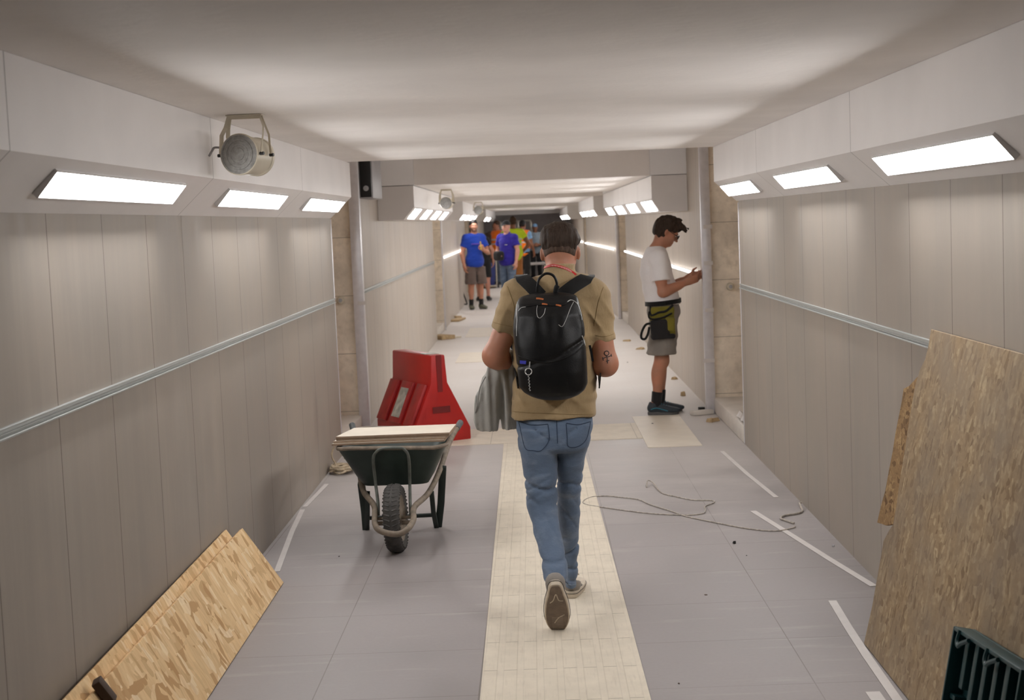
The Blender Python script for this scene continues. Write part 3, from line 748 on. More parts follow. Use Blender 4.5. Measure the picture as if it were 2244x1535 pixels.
# ------------------------------------------------------------------ wheelbarrow
def wheelbarrow():
    wc = fl(864, 1226); wx, wy = wc[0], wc[1]+.17
    o = thing('wheelbarrow', (wx, wy+.5, 0), 'dark green wheelbarrow with a muddy tyre, loaded with pale panels', 'wheelbarrow')
    at = lambda px, py, Y: atY(px, py, Y)
    # wheel
    R = .178
    Mw = Matrix.Translation((wx, wy, R+.002)) @ frame((1, -.05, .03))
    prof = [(R-.062, -.034), (R-.03, -.043), (R-.012, -.040), (R-.003, -.026), (R, 0), (R-.003, .026), (R-.012, .040), (R-.03, .043), (R-.062, .034), (R-.062, -.034)]
    ty = MB().lathe(prof, Mw, 56)
    for k in range(42):
        a = 2*pi*k/42
        for s in (-1, 1):
            p0 = Vector(((R-.002)*cos(a+.05), (R-.002)*sin(a+.05), s*.006)); p1 = Vector(((R-.006)*cos(a), (R-.006)*sin(a), s*.026)); p2 = Vector(((R-.024)*cos(a-.02), (R-.024)*sin(a-.02), s*.0435))
            ty.tube([Mw @ p for p in (p0, p1, p2)], .0062, 4)
    wheel = ty.build('wheel', M_RUB, o, smooth=50)
    MB().lathe([(0, -.030), (.03, -.034), (.05, -.022), (R-.07, -.028), (R-.058, -.036), (R-.058, .036), (R-.07, .028), (.05, .022), (.03, .034), (0, .030)], Mw, 28).build('rim', M_TUBE, wheel)
    MB().tube([Mw @ Vector((0, 0, -.10)), Mw @ Vector((0, 0, .10))], .009, 8).build('axle', M_TUBE, o)
    # tray: open tub with sloping walls
    yf, yb = wy+.10, wy+.86
    f = [at(x, y, yf+.0) for x, y in ((738, 988), (978, 978), (935, 1070), (790, 1072))]    # front wall: rim left, rim right, base right, base left
    zt = (f[0][2]+f[1][2])/2; zb = (f[2][2]+f[3][2])/2
    xl, xr, bl, br = f[0][0], f[1][0], f[3][0], f[2][0]
    n = 10
    def ring(z, x0, x1, y0, y1, r, k=5):
        pts = []
        for cx, cy, a0 in ((x1-r, y0+r, -pi/2), (x1-r, y1-r, 0), (x0+r, y1-r, pi/2), (x0+r, y0+r, pi)):
            for i in range(k+1):
                a = a0+pi/2*i/k; pts.append((cx+r*cos(a), cy+r*sin(a), z))
        return pts
    outer = [ring(zb, bl, br, yf+.10, yb-.12, .06), ring(zb+(zt-zb)*.25, bl+(xl-bl)*.3, br+(xr-br)*.3, yf+.07, yb-.08, .07), ring(zt, xl, xr, yf-.02, yb, .07)]
    inner = [[(x*.985+.015*(xl+xr)/2, y*.985+.015*(yf+yb)/2, z+.006) for x, y, z in r] for r in outer]
    mb = MB(); m = len(outer[0]); vs = sum(outer, [])+sum(inner, []); fs = []
    for base in (0, 3*m):
        for j in range(2):
            for i in range(m): fs.append((base+j*m+i, base+j*m+(i+1) % m, base+(j+1)*m+(i+1) % m, base+(j+1)*m+i))
    fs.append(tuple(range(m))); fs.append(tuple(3*m+i for i in range(m)))
    for i in range(m): fs.append((2*m+i, 2*m+(i+1) % m, 5*m+(i+1) % m, 5*m+i))
    tray = mb.add(vs, fs).build('tray', M_GREEN, o, smooth=35)
    rim = [(x, y, z+.004) for x, y, z in outer[2]]
    rim = [(x, y, z-.016*math.sin(pi*(x-xl)/(xr-xl))*0+.010*math.sin(2*pi*(x-xl)/(xr-xl))) for x, y, z in rim]
    MB().tube(rim, .011, 8, closed=True).build('rim_bead', M_TUBE, tray)
    # main tube: from grip, under the tray, round the front of the wheel and back
    zg = .30
    A = lambda px, py, Y: at(px, py, Y)
    yF = wy-.27
    left = [A(772, 934, wy+1.42), A(778, 962, wy+1.25), A(789, 1040, wy+.45), A(797, 1078, wy+.22), A(820, 1110, wy+.02), A(822, 1150, yF+.12), A(838, 1166, yF+.01)]
    right = [A(872, 1171, yF), A(893, 1160, yF+.02), A(906, 1140, yF+.14), A(908, 1112, wy+.0), A(938, 1082, wy+.20), A(962, 1035, wy+.42), A(985, 970, wy+1.05), A(1008, 928, wy+1.42)]
    path = spline(left+right, 7)
    MB().tube(path, .0155, 12).build('frame_tube', M_TUBE, o, smooth=60)
    for a, b in ((path[0], path[4]), (path[-1], path[-5])):
        d = V(a)-V(b); d.normalize()
        MB().tube([V(a)-d*.11, V(a)+d*.012], [.0185, .0195], 12).build('grip', M_GRIP, o)
    # front brace loop bolted to the tray front
    yl = yf-.012
    loop = [A(829, 1130, wy-.01), A(828, 1100, wy+.03), A(823, 1060, yf+.01), A(818, 1008, yl-.02), A(824, 992, yl-.035), A(838, 984, yl-.04), A(874, 982, yl-.04), A(888, 988, yl-.035), A(896, 1006, yl-.02), A(898, 1060, yf+.01), A(899, 1105, wy+.03), A(900, 1128, wy-.01)]
    MB().tube(spline(loop, 5), .0085, 8).build('brace', plain('worn_green_tube', srgb(88, 92, 86), .5, .3, 30), o)
    # rear legs: a flat strut and a diagonal each, tied by a cross bar
    for pts in (((792, 1055, wy+.5), (800, 1120, wy+.6), (804, 1178, wy+.62)), ((971, 1020, wy+.5), (967, 1100, wy+.58), (962, 1172, wy+.62))):
        q = [A(*p) for p in pts]; q[-1][2] = .002
        leg = MB(); leg.strap(q, (0, -1, 0), .040, .030); leg.build('leg', M_GREEN2, o, bevel=.004)
    q = [A(946, 1076, wy+.36), A(950, 1120, wy+.5), A(957, 1155, wy+.6)]
    MB().strap(q, (0, -1, 0), .026, .022).build('strut', M_GREEN2, o, bevel=.003)
    q = [A(806, 1076, wy+.36), A(806, 1120, wy+.5), A(805, 1155, wy+.6)]
    MB().strap(q, (0, -1, 0), .026, .022).build('strut', M_GREEN2, o, bevel=.003)
    MB().tube([A(806, 1136, wy+.58), A(956, 1129, wy+.58)], .012, 8).build('cross_bar', M_GREEN2, o)
    MB().tube([A(826, 1148, wy+.0), A(908, 1145, wy+.0)], .012, 6).build('axle_bracket', M_TUBE, o)
    return zt, yf, yb
zt, yf, yb = wheelbarrow()
# flat panels stacked across the tray
zs = zt+.022
def panel(px0, px1, py, y0, y1, z, th, label, sk=0.0):
    a = atY(px0, py, y0); b = atY(px1, py, y0)
    mb = MB().prism([(a[0], y0, z), (b[0], y0, z), (b[0]+.02+sk, y1, z), (a[0]+.06+sk, y1, z)], (0, 0, th))
    o = mb.build('tile_panel', M_BOARDE, bevel=.001, bseg=1, smooth=None)
    o.data.materials.append(M_BOARD)
    for p in o.data.polygons:
        if p.normal.z > .9: p.material_index = 1
    return tag(o, label, 'panel', 'panels in the wheelbarrow')
panel(727, 975, 986, yf+.02, yf+.33, zs, .011, 'lowest pale panel on the wheelbarrow, sticking out farthest left')
panel(731, 978, 982, yf+.03, yf+.35, zs+.012, .011, 'second panel from the bottom of the stack on the wheelbarrow')
panel(737, 985, 975, yf+.04, yf+.35, zs+.024, .010, 'panel just under the topmost one on the wheelbarrow')
panel(736, 986, 970, yf+.035, yf+.36, zs+.035, .011, 'topmost pale panel on the wheelbarrow')

# ------------------------------------------------------------------ red water-filled barrier
def barrier():
    A0 = np.array([-.965, 11.43, 0]); ev = np.array([.88, .47, 0]); lv = np.array([-.47, .88, 0])
    o = thing('plastic_barrier', A0+ev*.24+lv*.37, 'red plastic road barrier block with a scuffed grey sticker beside the left niche', 'barrier')
    W, L = .485, .78
    sec = [(0, 0), (0, .13), (.155, .47), (.165, .69), (.285, .69), (.30, .47), (W, .10), (W, 0)]
    P = lambda u, l, z: A0+ev*u+lv*l+np.array([0, 0, z])
    body = MB().prism([P(u, 0, z) for u, z in sec], lv*L)
    body = body.build('body', M_RED, o, bevel=.012, smooth=35)
    # long side: three raised scuffed ribs on the slope
    n = np.array([-.34, 0, .155]); 
    slope = lambda l, t, h=0: P(.155*t-.91*h, l, .13+.34*t+.41*h)
    for a, b in ((.04, .19), (.27, .49), (.57, .74)):
        q = [slope(a, .02), slope(b, .02), slope(b, .95), slope(a, .95)]
        off = slope(0, 0, .028)-slope(0, 0, 0)
        MB().prism(q, off).build('rib', M_REDD, o, bevel=.006)
    q = [slope(.30, .14, .0285), slope(.455, .14, .0285), slope(.455, .80, .0285), slope(.31, .80, .0285)]
    MB().prism(q, slope(0, 0, .003)-slope(0, 0, 0)).build('sticker', M_LABEL, o)['label'] = 'torn grey reflective sticker'
    MB().box((0, 0, 0), (.001, .001, .001))
    # end face: slot down the middle and a hand hole, both flat plates with recess shade painted in
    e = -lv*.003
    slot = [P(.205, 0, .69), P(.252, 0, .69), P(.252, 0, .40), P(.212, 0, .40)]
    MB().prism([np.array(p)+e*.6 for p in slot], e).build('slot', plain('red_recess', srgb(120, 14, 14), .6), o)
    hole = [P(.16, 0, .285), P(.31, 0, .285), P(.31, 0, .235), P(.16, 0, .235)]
    MB().prism([np.array(p)+e*.6 for p in hole], e).build('hand_hole', plain('red_recess_shade_b', srgb(108, 14, 14), .6), o)
    MB().prism([P(.17, .12, .6905), P(.28, .10, .6905), P(.28, .22, .6905), P(.18, .24, .6905)], (0, 0, .004)).build('dust_patch', M_LABEL, o)
barrier()

# ------------------------------------------------------------------ ceiling speakers
def ceiling_speaker(c, ax, r, L, ztop, label, film=False):
    """c: middle of the front disc; ax: direction from front to back"""
    c = V(c); ax = V(ax).normalized(); x = Vector((ax.y, -ax.x, 0)).normalized(); 
    M = Matrix.Translation(c) @ frame(ax, x)
    o = thing('ceiling_speaker', (c.x, c.y, c.z-r), label, 'speaker', 'ceiling speakers')
    MB().lathe([(0, .016), (r*.97, .016), (r*.985, 0), (r*1.03, .004), (r*1.03, .018), (r*.985, .022), (r*.95, L*.5), (r*.93, L-.02), (r*.98, L-.016), (r*.98, L), (0, L+.001)], M, 40).build('housing', M_CREAMP, o, smooth=40)
    g = MB().lathe([(0, -.001), (r*.30, -.002), (r*.33, .010), (r*.40, .010), (r*.44, -.001), (r*.52, -.001), (r*.55, .011), (r*.62, .011), (r*.66, -.002), (r*.76, -.002), (r*.79, .010), (r*.86, .010), (r*.90, -.003), (r*.995, .001)], M, 40)
    g.build('grille', plain('speaker_grille', srgb(150, 149, 146), .18, .2, 60, bump=.5, bsc=35), o, smooth=40)
    if film: MB().lathe([(0, -.006), (r*.6, -.008), (r*.97, -.005), (r*1.02, .012)], M, 40).build('wrapping_film', M_FILM, o)
    # yoke: two hoops hung from a plate on the ceiling
    top = ztop-.002
    pc = c+ax*(L*.45)
    MB().box((pc.x-r*.9, pc.y-.035, top-.004), (pc.x+r*.9, pc.y+.035, top)).build('mounting_plate', M_CREAMP, o)
    for off in (-.012, .10):
        w = r*1.09; k = c+ax*(.02+max(off, 0)*.9); base = Vector((pc.x, pc.y+(-.025 if off < 0 else .025), 0))
        pts = [k-x*w, (k-x*w*1.02).lerp(Vector((base.x-x.x*w, base.y, top)), .5), Vector((base.x-x.x*w*.95, base.y-x.y*w, top-.05)), Vector((base.x-x.x*w*.75, base.y, top-.006)), Vector((base.x+x.x*w*.75, base.y, top-.006)), Vector((base.x+x.x*w*.95, base.y+x.y*w, top-.05)), (k+x*w*1.02).lerp(Vector((base.x+x.x*w, base.y, top)), .5), k+x*w]
        MB().tube(pts, .009, 6, flat=.3, up=(0, 1, 0)).build('yoke', M_CREAMP, o)
        for s in (-1, 1): MB().tube([k+x*s*w*.96, k+x*s*(w+.014)], .007, 8).build('bolt', M_BLACK, o)
    return o
fc = atY(523, 338, 6.12)
spk = ceiling_speaker(fc, (.27, .96, -.04), .083, .17, 2.19, 'large cream cylindrical speaker hanging from the near left ceiling')
MB().tube(spline([V(fc)+Vector(p) for p in ((-.07, .10, .03), (-.11, .07, .035), (-.122, .06, .02), (-.13, .04, 0))], 5), .005, 6).build('cable', M_GREY, spk)
sc = atY(965, 448, 16.3)
ceiling_speaker((sc[0]+.06, sc[1], 1.94), (.1, 1, 0), .066, .15, 2.092, 'cream speaker hanging past the left niche, by the far LED squares')
sc = atY(1038, 466, 26.5)
ceiling_speaker((sc[0]+.08, sc[1], 1.94), (.1, 1, 0), .075, .15, 2.085, 'small far speaker above the blue shirt man')
# dark display case hanging by the left metal edge
def display():
    o = thing('display_case', (-1.36, 13.1, 1.92), 'black-fronted grey display case mounted high beside the left metal edge', 'display')
    MB().box((-1.455, 12.72, 1.955), (-1.335, 13.5, 2.34)).build('casing', M_GREY, o, bevel=.008)
    MB().box((-1.44, 12.70, 1.965), (-1.345, 12.72, 2.33)).build('front_glass', M_BLACK, o, bevel=.004)
    MB().lathe([(.02, 0), (.024, .002), (.02, .004)], Matrix.Translation((-1.392, 12.699, 2.04)) @ frame((0, -1, 0)), 16).build('emblem', M_GREY, o)
    MB().box((-1.36, 12.75, 2.34), (-1.34, 12.77, 2.374)).build('hanger', M_GREY, o)
    MB().box((-1.36, 13.4, 2.34), (-1.34, 13.42, 2.374)).build('hanger', M_GREY, o)
display()
# small bracket corners poking out at the ceiling end, pipe stubs in the niches
for p, l in (((-1.40, 11.095, 2.10), 'small black cable bracket at the end of the left cladding'), ((1.42, 10.955, 2.10), 'small black cable bracket at the end of the right cladding')):
    b = MB().box((p[0]-.02, p[1]-.012, p[2]+.02), (p[0]+.02, p[1]+.012, p[2]+.032)).box((p[0]-.004, p[1]-.01, p[2]-.03), (p[0]+.004, p[1]+.01, p[2]+.03)).build('cable_bracket', M_BLACK)
    tag(b, l, 'bracket')
for p, l in ((atY(748, 658, 12.455), 'round capped pipe stub on the left bare concrete'), (atY(1599, 628, 12.695), 'round pipe stub on the right bare concrete')):
    o = thing('pipe_stub', p-np.array([0, .03, .04]), l, 'pipe stub')
    M = Matrix.Translation(V(p)) @ frame((0, -1, 0))
    MB().lathe([(.030, 0), (.034, .02), (.034, .045), (.026, .055), (0, .056)], M, 20).build('pipe', M_CREAMP, o)
    MB().lathe([(.012, .054), (.016, .066), (0, .068)], M, 14).build('cap', M_GREY, o)
# ------------------------------------------------------------------ tape
def tape(pts, w, label, z=.0012, group=None):
    a = [fl(x, y) for x, y in pts]
    for q in a: q[2] = z
    return tag(MB().strap(a, (0, 0, 1), w, .0015).build('tape_strip', M_TAPE, smooth=None), label, 'tape', group)
tape([(716, 1062), (668, 1112)], .03, 'white tape on the floor along the left wall, far length')
tape([(663, 1118), (640, 1166), (607, 1254)], .03, 'white tape on the floor ending at the pale chipboard')
tape([(1582, 990), (1640, 1042), (1701, 1091)], .03, 'white tape on the right floor, the length nearest the right niche')
tape([(1650, 1121), (1730, 1171), (1820, 1228), (1915, 1286)], .035, 'long white tape on the right floor crossed by the cable end')
tape([(1824, 1318), (1858, 1375), (1900, 1440), (1975, 1548)], .035, 'white tape on the right floor running under the chipboard\'s foot')
tape([(1912, 1518), (1936, 1552)], .05, 'short stub of white tape at the bottom right edge of the floor')
def wtape(px, py, w, h, Y, label):
    a = atY(px, py, Y); b = atY(px+w, py-.04*w, Y)
    o = MB().prism([a, b, b+np.array([0, 0, -h]), a+np.array([0, 0, -h])], (0, -.0025, 0)).build('tape_strip', M_TAPE, smooth=None)
    tag(o, label, 'tape', 'tape pieces on the metal edges')
for x, y, w, l in ((1541, 493, 20, 'topmost tape piece on the right metal edge'), (1542, 573, 20, 'tape piece on the right metal edge just above the boy\'s hands'), (1545, 676, 19, 'tape piece on the right metal edge level with the tool pouch'), (1540, 787, 26, 'lowest tape piece on the right metal edge')):
    wtape(x, y, w, .034, 12.655, l)
wtape(784, 661, 17, .03, 12.405, 'white tape piece on the left metal edge')
# ------------------------------------------------------------------ cables, scraps and crumbs on the floor
def floor_cable(name, pts, r, mat, label, lift=None):
    a = []
    for i, p in enumerate(pts):
        q = fl(p[0], p[1]); q[2] = r+.001+(p[2] if len(p) > 2 else 0); a.append(q)
    o = MB().tube(spline(a, 7), r, 7).build(name, mat, smooth=80); return tag(o, label, 'cable')
floor_cable('floor_cable', [(1417, 1070), (1420, 1062, .02), (1432, 1064, .01), (1450, 1082), (1480, 1090), (1520, 1098), (1560, 1099), (1564, 1104), (1545, 1112), (1546, 1121), (1538, 1128), (1500, 1131), (1420, 1127), (1322, 1114), (1285, 1108), (1278, 1101), (1295, 1092), (1330, 1089), (1360, 1092), (1400, 1097), (1425, 1108), (1470, 1122), (1500, 1133), (1560, 1146), (1640, 1161), (1700, 1166), (1738, 1159), (1742, 1155)], .0036, M_CABLE, 'thin dusty cable lying in loops across the right floor')
floor_cable('floor_cable', [(1740, 1150), (1722, 1144), (1711, 1139), (1720, 1133), (1745, 1129), (1758, 1124), (1757, 1117), (1752, 1113, .02), (1757, 1112, .02)], .006, M_CABLE, 'short curled cable end by the foot of the right wall')
r_ = random.Random(5)
cc = fl(752, 1037); cpts = []
for i in range(46):
    a = i*1.9; rr = .04+.09*r_.random()
    cpts.append((cc[0]-.02+rr*cos(a)*1.1, cc[1]+.02+rr*sin(a)*1.3, .008+.05*r_.random()*(1-rr*5)+.012))
cpts += [(cc[0]-.05, cc[1]+.02, .05), (cc[0]-.085, cc[1]+.03, .12), (cc[0]-.05, cc[1]+.04, .19), (cc[0]+.0, cc[1]+.05, .17), (cc[0]+.01, cc[1]+.05, .09)]
cpts = [(max(x, WL+.03), y, z) for x, y, z in cpts]
tag(MB().tube(spline(cpts, 5), .007, 6).build('tangled_cord', M_CABLEB, smooth=80), 'tangle of pale cord on the floor between the wheelbarrow and left wall', 'cord')
def crumb(px, py, s, mat, label, name='debris_scrap', h=.4, cat='scrap', z=0.001, flat=False, group=None):
    p = fl(px, py); rr = random.Random(px*7+py); k = 7
    ring = [(p[0]+s*cos(2*pi*i/k)*(.6+.6*rr.random()), p[1]+s*1.1*sin(2*pi*i/k)*(.6+.6*rr.random())) for i in range(k)]
    mb = MB(); top = [(x*.8+p[0]*.2, y*.8+p[1]*.2, z+s*h*(.5+rr.random())) for x, y in ring]
    mb.add([(x, y, z) for x, y in ring]+top+[(p[0], p[1], z+s*h*1.3)], [tuple(range(k-1, -1, -1))]+[(i, (i+1) % k, k+(i+1) % k, k+i) for i in range(k)]+[(k+i, k+(i+1) % k, 2*k) for i in range(k)])
    o = mb.build(name, mat, smooth=None); return tag(o, label, cat, group)
crumb(1610, 1192, .011, M_BLACK, 'black scrap on the right floor below the cable', h=.9)
crumb(1826, 1199, .008, M_GREY, 'small grey crumb beside the right wall tape', h=.8)
crumb(1636, 1219, .003, M_BLACK, 'tiny dark crumb right of the black scrap', h=.8)
crumb(1547, 1305, .008, M_STICK, 'thin dark shaving on the right floor tile', h=.15)
crumb(1488, 1500, .004, M_STICK, 'tiny dark crumb near the bottom edge, right of the strip', h=.6)
crumb(743, 1221, .004, M_BLACK, 'tiny black crumb on the floor left of the wheelbarrow wheel', h=.8)
crumb(1430, 930, .016, M_STICK, 'small brown crumb on the cream floor pad', h=.4)
crumb(1375, 795, .008, M_BLACK, 'tiny dark crumb on the floor left of the boy', h=.5)
crumb(1561, 924, .06, M_CARD, 'brown crumbled insulation scrap beside the right ledge', h=.35)
crumb(1496, 868, .035, M_CARD, 'crumbly tan scrap by the right wall just beyond the boy\'s shoes', h=.8)
crumb(1478, 832, .04, M_CARD, 'tan scrap along the right wall foot behind the boy\'s ankle', h=.5)
crumb(1402, 766, .06, M_CARD, 'flat tan scrap by the right wall between the boy and the walking man', h=.3)
crumb(1375, 748, .08, M_CARD, 'farther flat tan scrap by the second right niche', h=.2)
def bar(name, px0, px1, w, h, mat, label, cat='offcut'):
    a, b = fl(*px0), fl(*px1); a[2] = b[2] = .002
    return tag(MB().strap([a, b], (0, 0, 1), w, h).build(name, mat, bevel=.004), label, cat)
bar('foam_offcut', (1516, 911), (1560, 907), .08, .035, M_PLAST, 'white foam strip on the floor at the right metal edge')
bar('debris_scrap', (1533, 902), (1542, 901), .05, .035, M_BLACK, 'small black block behind the white foam strip', 'scrap')
bar('cardboard_offcut', (953, 745), (982, 742), .35, .06, M_CARD, 'tan cardboard piece on the floor at the second left niche')
bar('cardboard_offcut', (984, 740), (1001, 741), .18, .02, M_CREAMP, 'pale folded cardboard right of the tan piece at the second left niche')
bar('cardboard_offcut', (993, 697), (1004, 696), .22, .03, M_CARD, 'upper of two tan cardboard bits lying before the blue shirt man')
bar('cardboard_offcut', (995, 706), (1010, 700), .18, .03, M_CARD, 'lower of two tan cardboard bits lying before the blue shirt man')
bar('cardboard_offcut', (1062, 631), (1080, 630), .6, .02, M_CARD, 'flat tan board on the far floor right of the blue shirt man')
# crumpled white paper on the right ledge
pp = fl(1603, 935, .13)
rr = np.random.RandomState(3); g = 7; vs = []; fs = []
for i in range(g):
    for j in range(g): vs.append((1.53+.17*i/(g-1)+rr.uniform(-.01, .01), 10.98+.4*j/(g-1)+rr.uniform(-.02, .02), .137+.045*abs(sin(i*1.3)*cos(j*1.1))+rr.uniform(0, .012)))
for i in range(g-1):
    for j in range(g-1): fs.append((i*g+j, (i+1)*g+j, (i+1)*g+j+1, i*g+j+1))
pm = MB().add(vs, fs).build('paper_wrapping', M_TAPE, smooth=None); sm = pm.modifiers.new('thickness', 'SOLIDIFY'); sm.thickness = .001
tag(pm, 'crumpled white paper lying on the right niche ledge', 'paper')
# triangular metal stand leaning by the left wall near the blue shirt man
def tri():
    Y = 31.2; o = thing('metal_bracket', atY(1018, 667, Y)*np.array([1, 1, 0]), 'dark triangular metal stand on the floor left of the blue shirt man', 'bracket')
    a, b, c = atY(1012, 667, Y), atY(1024, 666, Y), atY(1011.5, 632, Y)
    for p in (a, b): p[2] = .02
    for p, q, n in ((a, c, 'upright'), (b, c, 'diagonal'), (a, b, 'foot')): MB().tube([p, q], .016, 6).build(n, M_DARK, o)
tri()
# ------------------------------------------------------------------ things among the far group
def trolley(px0, px1, py0, Y, label):
    a, b = atY(px0, py0, Y), atY(px1, py0, Y)
    o = thing('cage_trolley', ((a[0]+b[0])/2, Y, 0), label, 'trolley', 'cage trolleys at the far end')
    zt = a[2]
    MB().tube(spline([(a[0], Y, .12), (a[0], Y, .9), (a[0], Y, zt-.08), (a[0]+.06, Y, zt), (b[0]-.06, Y, zt), (b[0], Y, zt-.08), (b[0], Y, .9), (b[0], Y, .12)], 4), .025, 6).build('hoop', M_STEEL, o)
    MB().box((a[0], Y-.02, .10), (b[0], Y+.5, .15)).build('deck', M_STEEL, o)
    for s in (a[0]+.05, b[0]-.05):
        MB().lathe([(0, -.02), (.05, -.02), (.05, .02), (0, .02)], Matrix.Translation((s, Y+.1, .05)) @ frame((1, 0, 0)), 12).build('wheel', M_BLACK, o)
    for s in (a, b): MB().tube([(s[0], Y-.01, zt-.2), (s[0], Y-.01, zt-.05)], .042, 8).build('corner_sleeve', M_STEEL, o)
trolley(1082, 1098, 488, 44.0, 'pale tubular trolley frame behind the left orange vest')
trolley(1135, 1163, 485, 44.2, 'pale tubular trolley frame behind the right orange vest')
def bin_truck():
    Y = 39.0; c = atY(1075, 600, Y)
    o = thing('hand_truck', (c[0], Y, 0), 'pale metal hand truck frame carrying a blue bin at the far end', 'hand truck')
    w = .16
    MB().tube(spline([(c[0]-w, Y-.18, .1), (c[0]-w, Y-.16, .65), (c[0]-w*.8, Y-.14, .88), (c[0]+w*.8, Y-.14, .88), (c[0]+w, Y-.16, .65), (c[0]+w, Y-.18, .1)], 4), .018, 6).build('frame', M_STEEL, o)
    MB().box((c[0]-w, Y-.2, .05), (c[0]+w, Y+.2, .08)).build('foot_plate', M_STEEL, o)
    for s in (-1, 1): MB().lathe([(0, -.02), (.07, -.02), (.07, .02), (0, .02)], Matrix.Translation((c[0]+s*(w+.03), Y+.1, .07)) @ frame((1, 0, 0)), 14).build('wheel', M_BLACK, o)
    b = thing('waste_bin', (c[0], Y+.03, .08), 'blue tapered bin standing on the hand truck', 'bin')
    MB().hexa([(c[0]-.10, Y-.08, .082), (c[0]+.10, Y-.08, .082), (c[0]+.10, Y+.14, .082), (c[0]-.10, Y+.14, .082)], [(c[0]-.14, Y-.12, .62), (c[0]+.14, Y-.12, .62), (c[0]+.14, Y+.18, .62), (c[0]-.14, Y+.18, .62)]).build('body', M_BLUEB, b, bevel=.01)
    MB().box((c[0]-.145, Y-.125, .62), (c[0]+.145, Y+.185, .66)).build('lid', M_BLUEB, b, bevel=.01)
    MB().box((c[0]-.06, Y-.134, .55), (c[0]+.03, Y-.122, .64)).build('label', M_TAPE, b)
bin_truck()
def table():
    a, b = atY(1153, 577, 42.5), atY(1190, 576, 42.5); z = a[2]
    o = thing('folding_table', ((a[0]+b[0])/2+.2, 42.8, 0), 'white table top beyond the walking man\'s left ear', 'table')
    MB().box((a[0], 42.5, z-.06), (a[0]+1.2, 43.1, z)).build('tabletop', M_TAPE, o)
    for x in (a[0]+.06, a[0]+1.1):
        for y in (42.56, 43.0): MB().tube([(x, y, 0), (x, y, z-.06)], .02, 6).build('leg', M_GREY, o)
table()
p = [atY(1055, 566, 35.0), atY(1071, 608, 35.0)]; p[1][2] = .012
tag(MB().tube(p, .018, 6).build('leaning_rod', M_STEEL), 'pale rod slanting down beside the blue shirt man\'s hand', 'rod')
dsk = atY(1069, 478, 44.35)
tag(MB().lathe([(0, 0), (.085, 0), (.085, .02), (0, .02)], Matrix.Translation(V(dsk)) @ frame((0, -1, 0)), 20).build('round_sign', M_TAPE), 'pale round disc at the far beam left of the group', 'sign')
# ------------------------------------------------------------------ people
def skin_mat(name, c, var=.1):
    m = N(name); v = m.obj(); n = m.noise(v, 9, 5); n2 = m.noise(v, 70, 3); cc = srgb(*c)
    col = m.mix(m.mapr(n, .35, .68), dim(cc, .9), (min(1, cc[0]*1.1), cc[1]*.97, cc[2]*.93, 1)); col = m.mix(m.mapr(n2, .4, .7, 0, .12), col, dim(cc, .7))
    m.set(color=col, rough=.5, spec=.35, sss=.06); m.b.inputs['Subsurface Radius'].default_value = (.012, .005, .003); m.bump(n2, .12, .002); return m.m
def cloth_mat(name, c, rough=.85, var=.14, weave=220, crease=.5, csc=6, sheen=.15, fade=None, stretch=(1, 1, .35)):
    m = N(name); v = m.obj(); n = m.noise(v, 6, 5); cc = srgb(*c); w = m.noise(v, weave, 2)
    cr = m.noise(m.scale(v, stretch), csc*3, 4, .55)
    col = m.mix(m.mapr(n, .3, .7), dim(cc, 1-var), dim(cc, 1+var)); col = m.mix(m.mapr(w, .35, .65, 0, .18), col, dim(cc, .7))
    if fade: col = m.mix(m.mapr(cr, .52, .72, 0, .55), col, srgb(*fade))
    m.set(color=col, rough=rough, spec=.2, sheen=sheen)
    m.bump(m.math('ADD', m.math('MULTIPLY', w, .06), cr), crease, .012); return m.m
def hair_mat(name, c):
    m = N(name); v = m.obj(); n = m.noise(m.scale(v, (1, 1, .16)), 120, 4, .6); cc = srgb(*c)
    m.set(color=m.mix(m.mapr(n, .3, .7), dim(cc, .55), dim(cc, 1.35)), rough=.62, spec=.18); m.bump(n, .8, .006); return m.m
SK1 = skin_mat('fair_skin', (174, 124, 100)); SK2 = skin_mat('tanned_skin', (180, 130, 106)); SK3 = skin_mat('pink_skin', (200, 148, 128)); SK4 = skin_mat('brown_skin', (138, 94, 70))
H_DARK = hair_mat('dark_brown_hair', (58, 46, 38)); H_BLK = hair_mat('black_hair', (30, 26, 25)); H_BRN = hair_mat('brown_hair', (74, 56, 44)); H_FADE = hair_mat('short_clipped_hair', (78, 62, 52))
M_EYE = plain('eye_white', srgb(215, 208, 200), .3); M_LASH = plain('dark_iris', srgb(34, 26, 22), .4); M_LIP = plain('lip', srgb(160, 92, 84), .5)
M_BEARD = plain('dark_stubble', srgb(112, 80, 62), .8)
F_KHAKI = cloth_mat('khaki_cotton', (160, 138, 104), crease=.6, csc=5)
F_DENIM = cloth_mat('blue_denim', (94, 110, 132), weave=300, crease=.8, csc=3.4, fade=(138, 150, 166), stretch=(.7, .7, 1.5))
F_WHITE = cloth_mat('white_jersey', (242, 240, 242), crease=.35, csc=3, var=.04)
F_GREY = cloth_mat('grey_shorts_cotton', (132, 126, 120), crease=.4)
F_BLUE = cloth_mat('royal_blue_jersey', (30, 62, 160), crease=.3, var=.08)
F_POLO = cloth_mat('navy_violet_polo', (48, 40, 140), crease=.3, var=.08)
F_BROWN = cloth_mat('taupe_shorts_cotton', (98, 84, 78), crease=.3)
F_ORV = cloth_mat('orange_safety_cloth', (255, 128, 36), crease=.2, var=.06); F_YEV = cloth_mat('yellow_safety_cloth', (206, 232, 50), crease=.2, var=.06)
F_BAND = plain('reflective_band', srgb(206, 200, 196), .4); F_TAN = cloth_mat('orange_tan_trousers', (176, 116, 66), crease=.3); F_BLK = cloth_mat('black_cloth', (38, 37, 38), crease=.3)
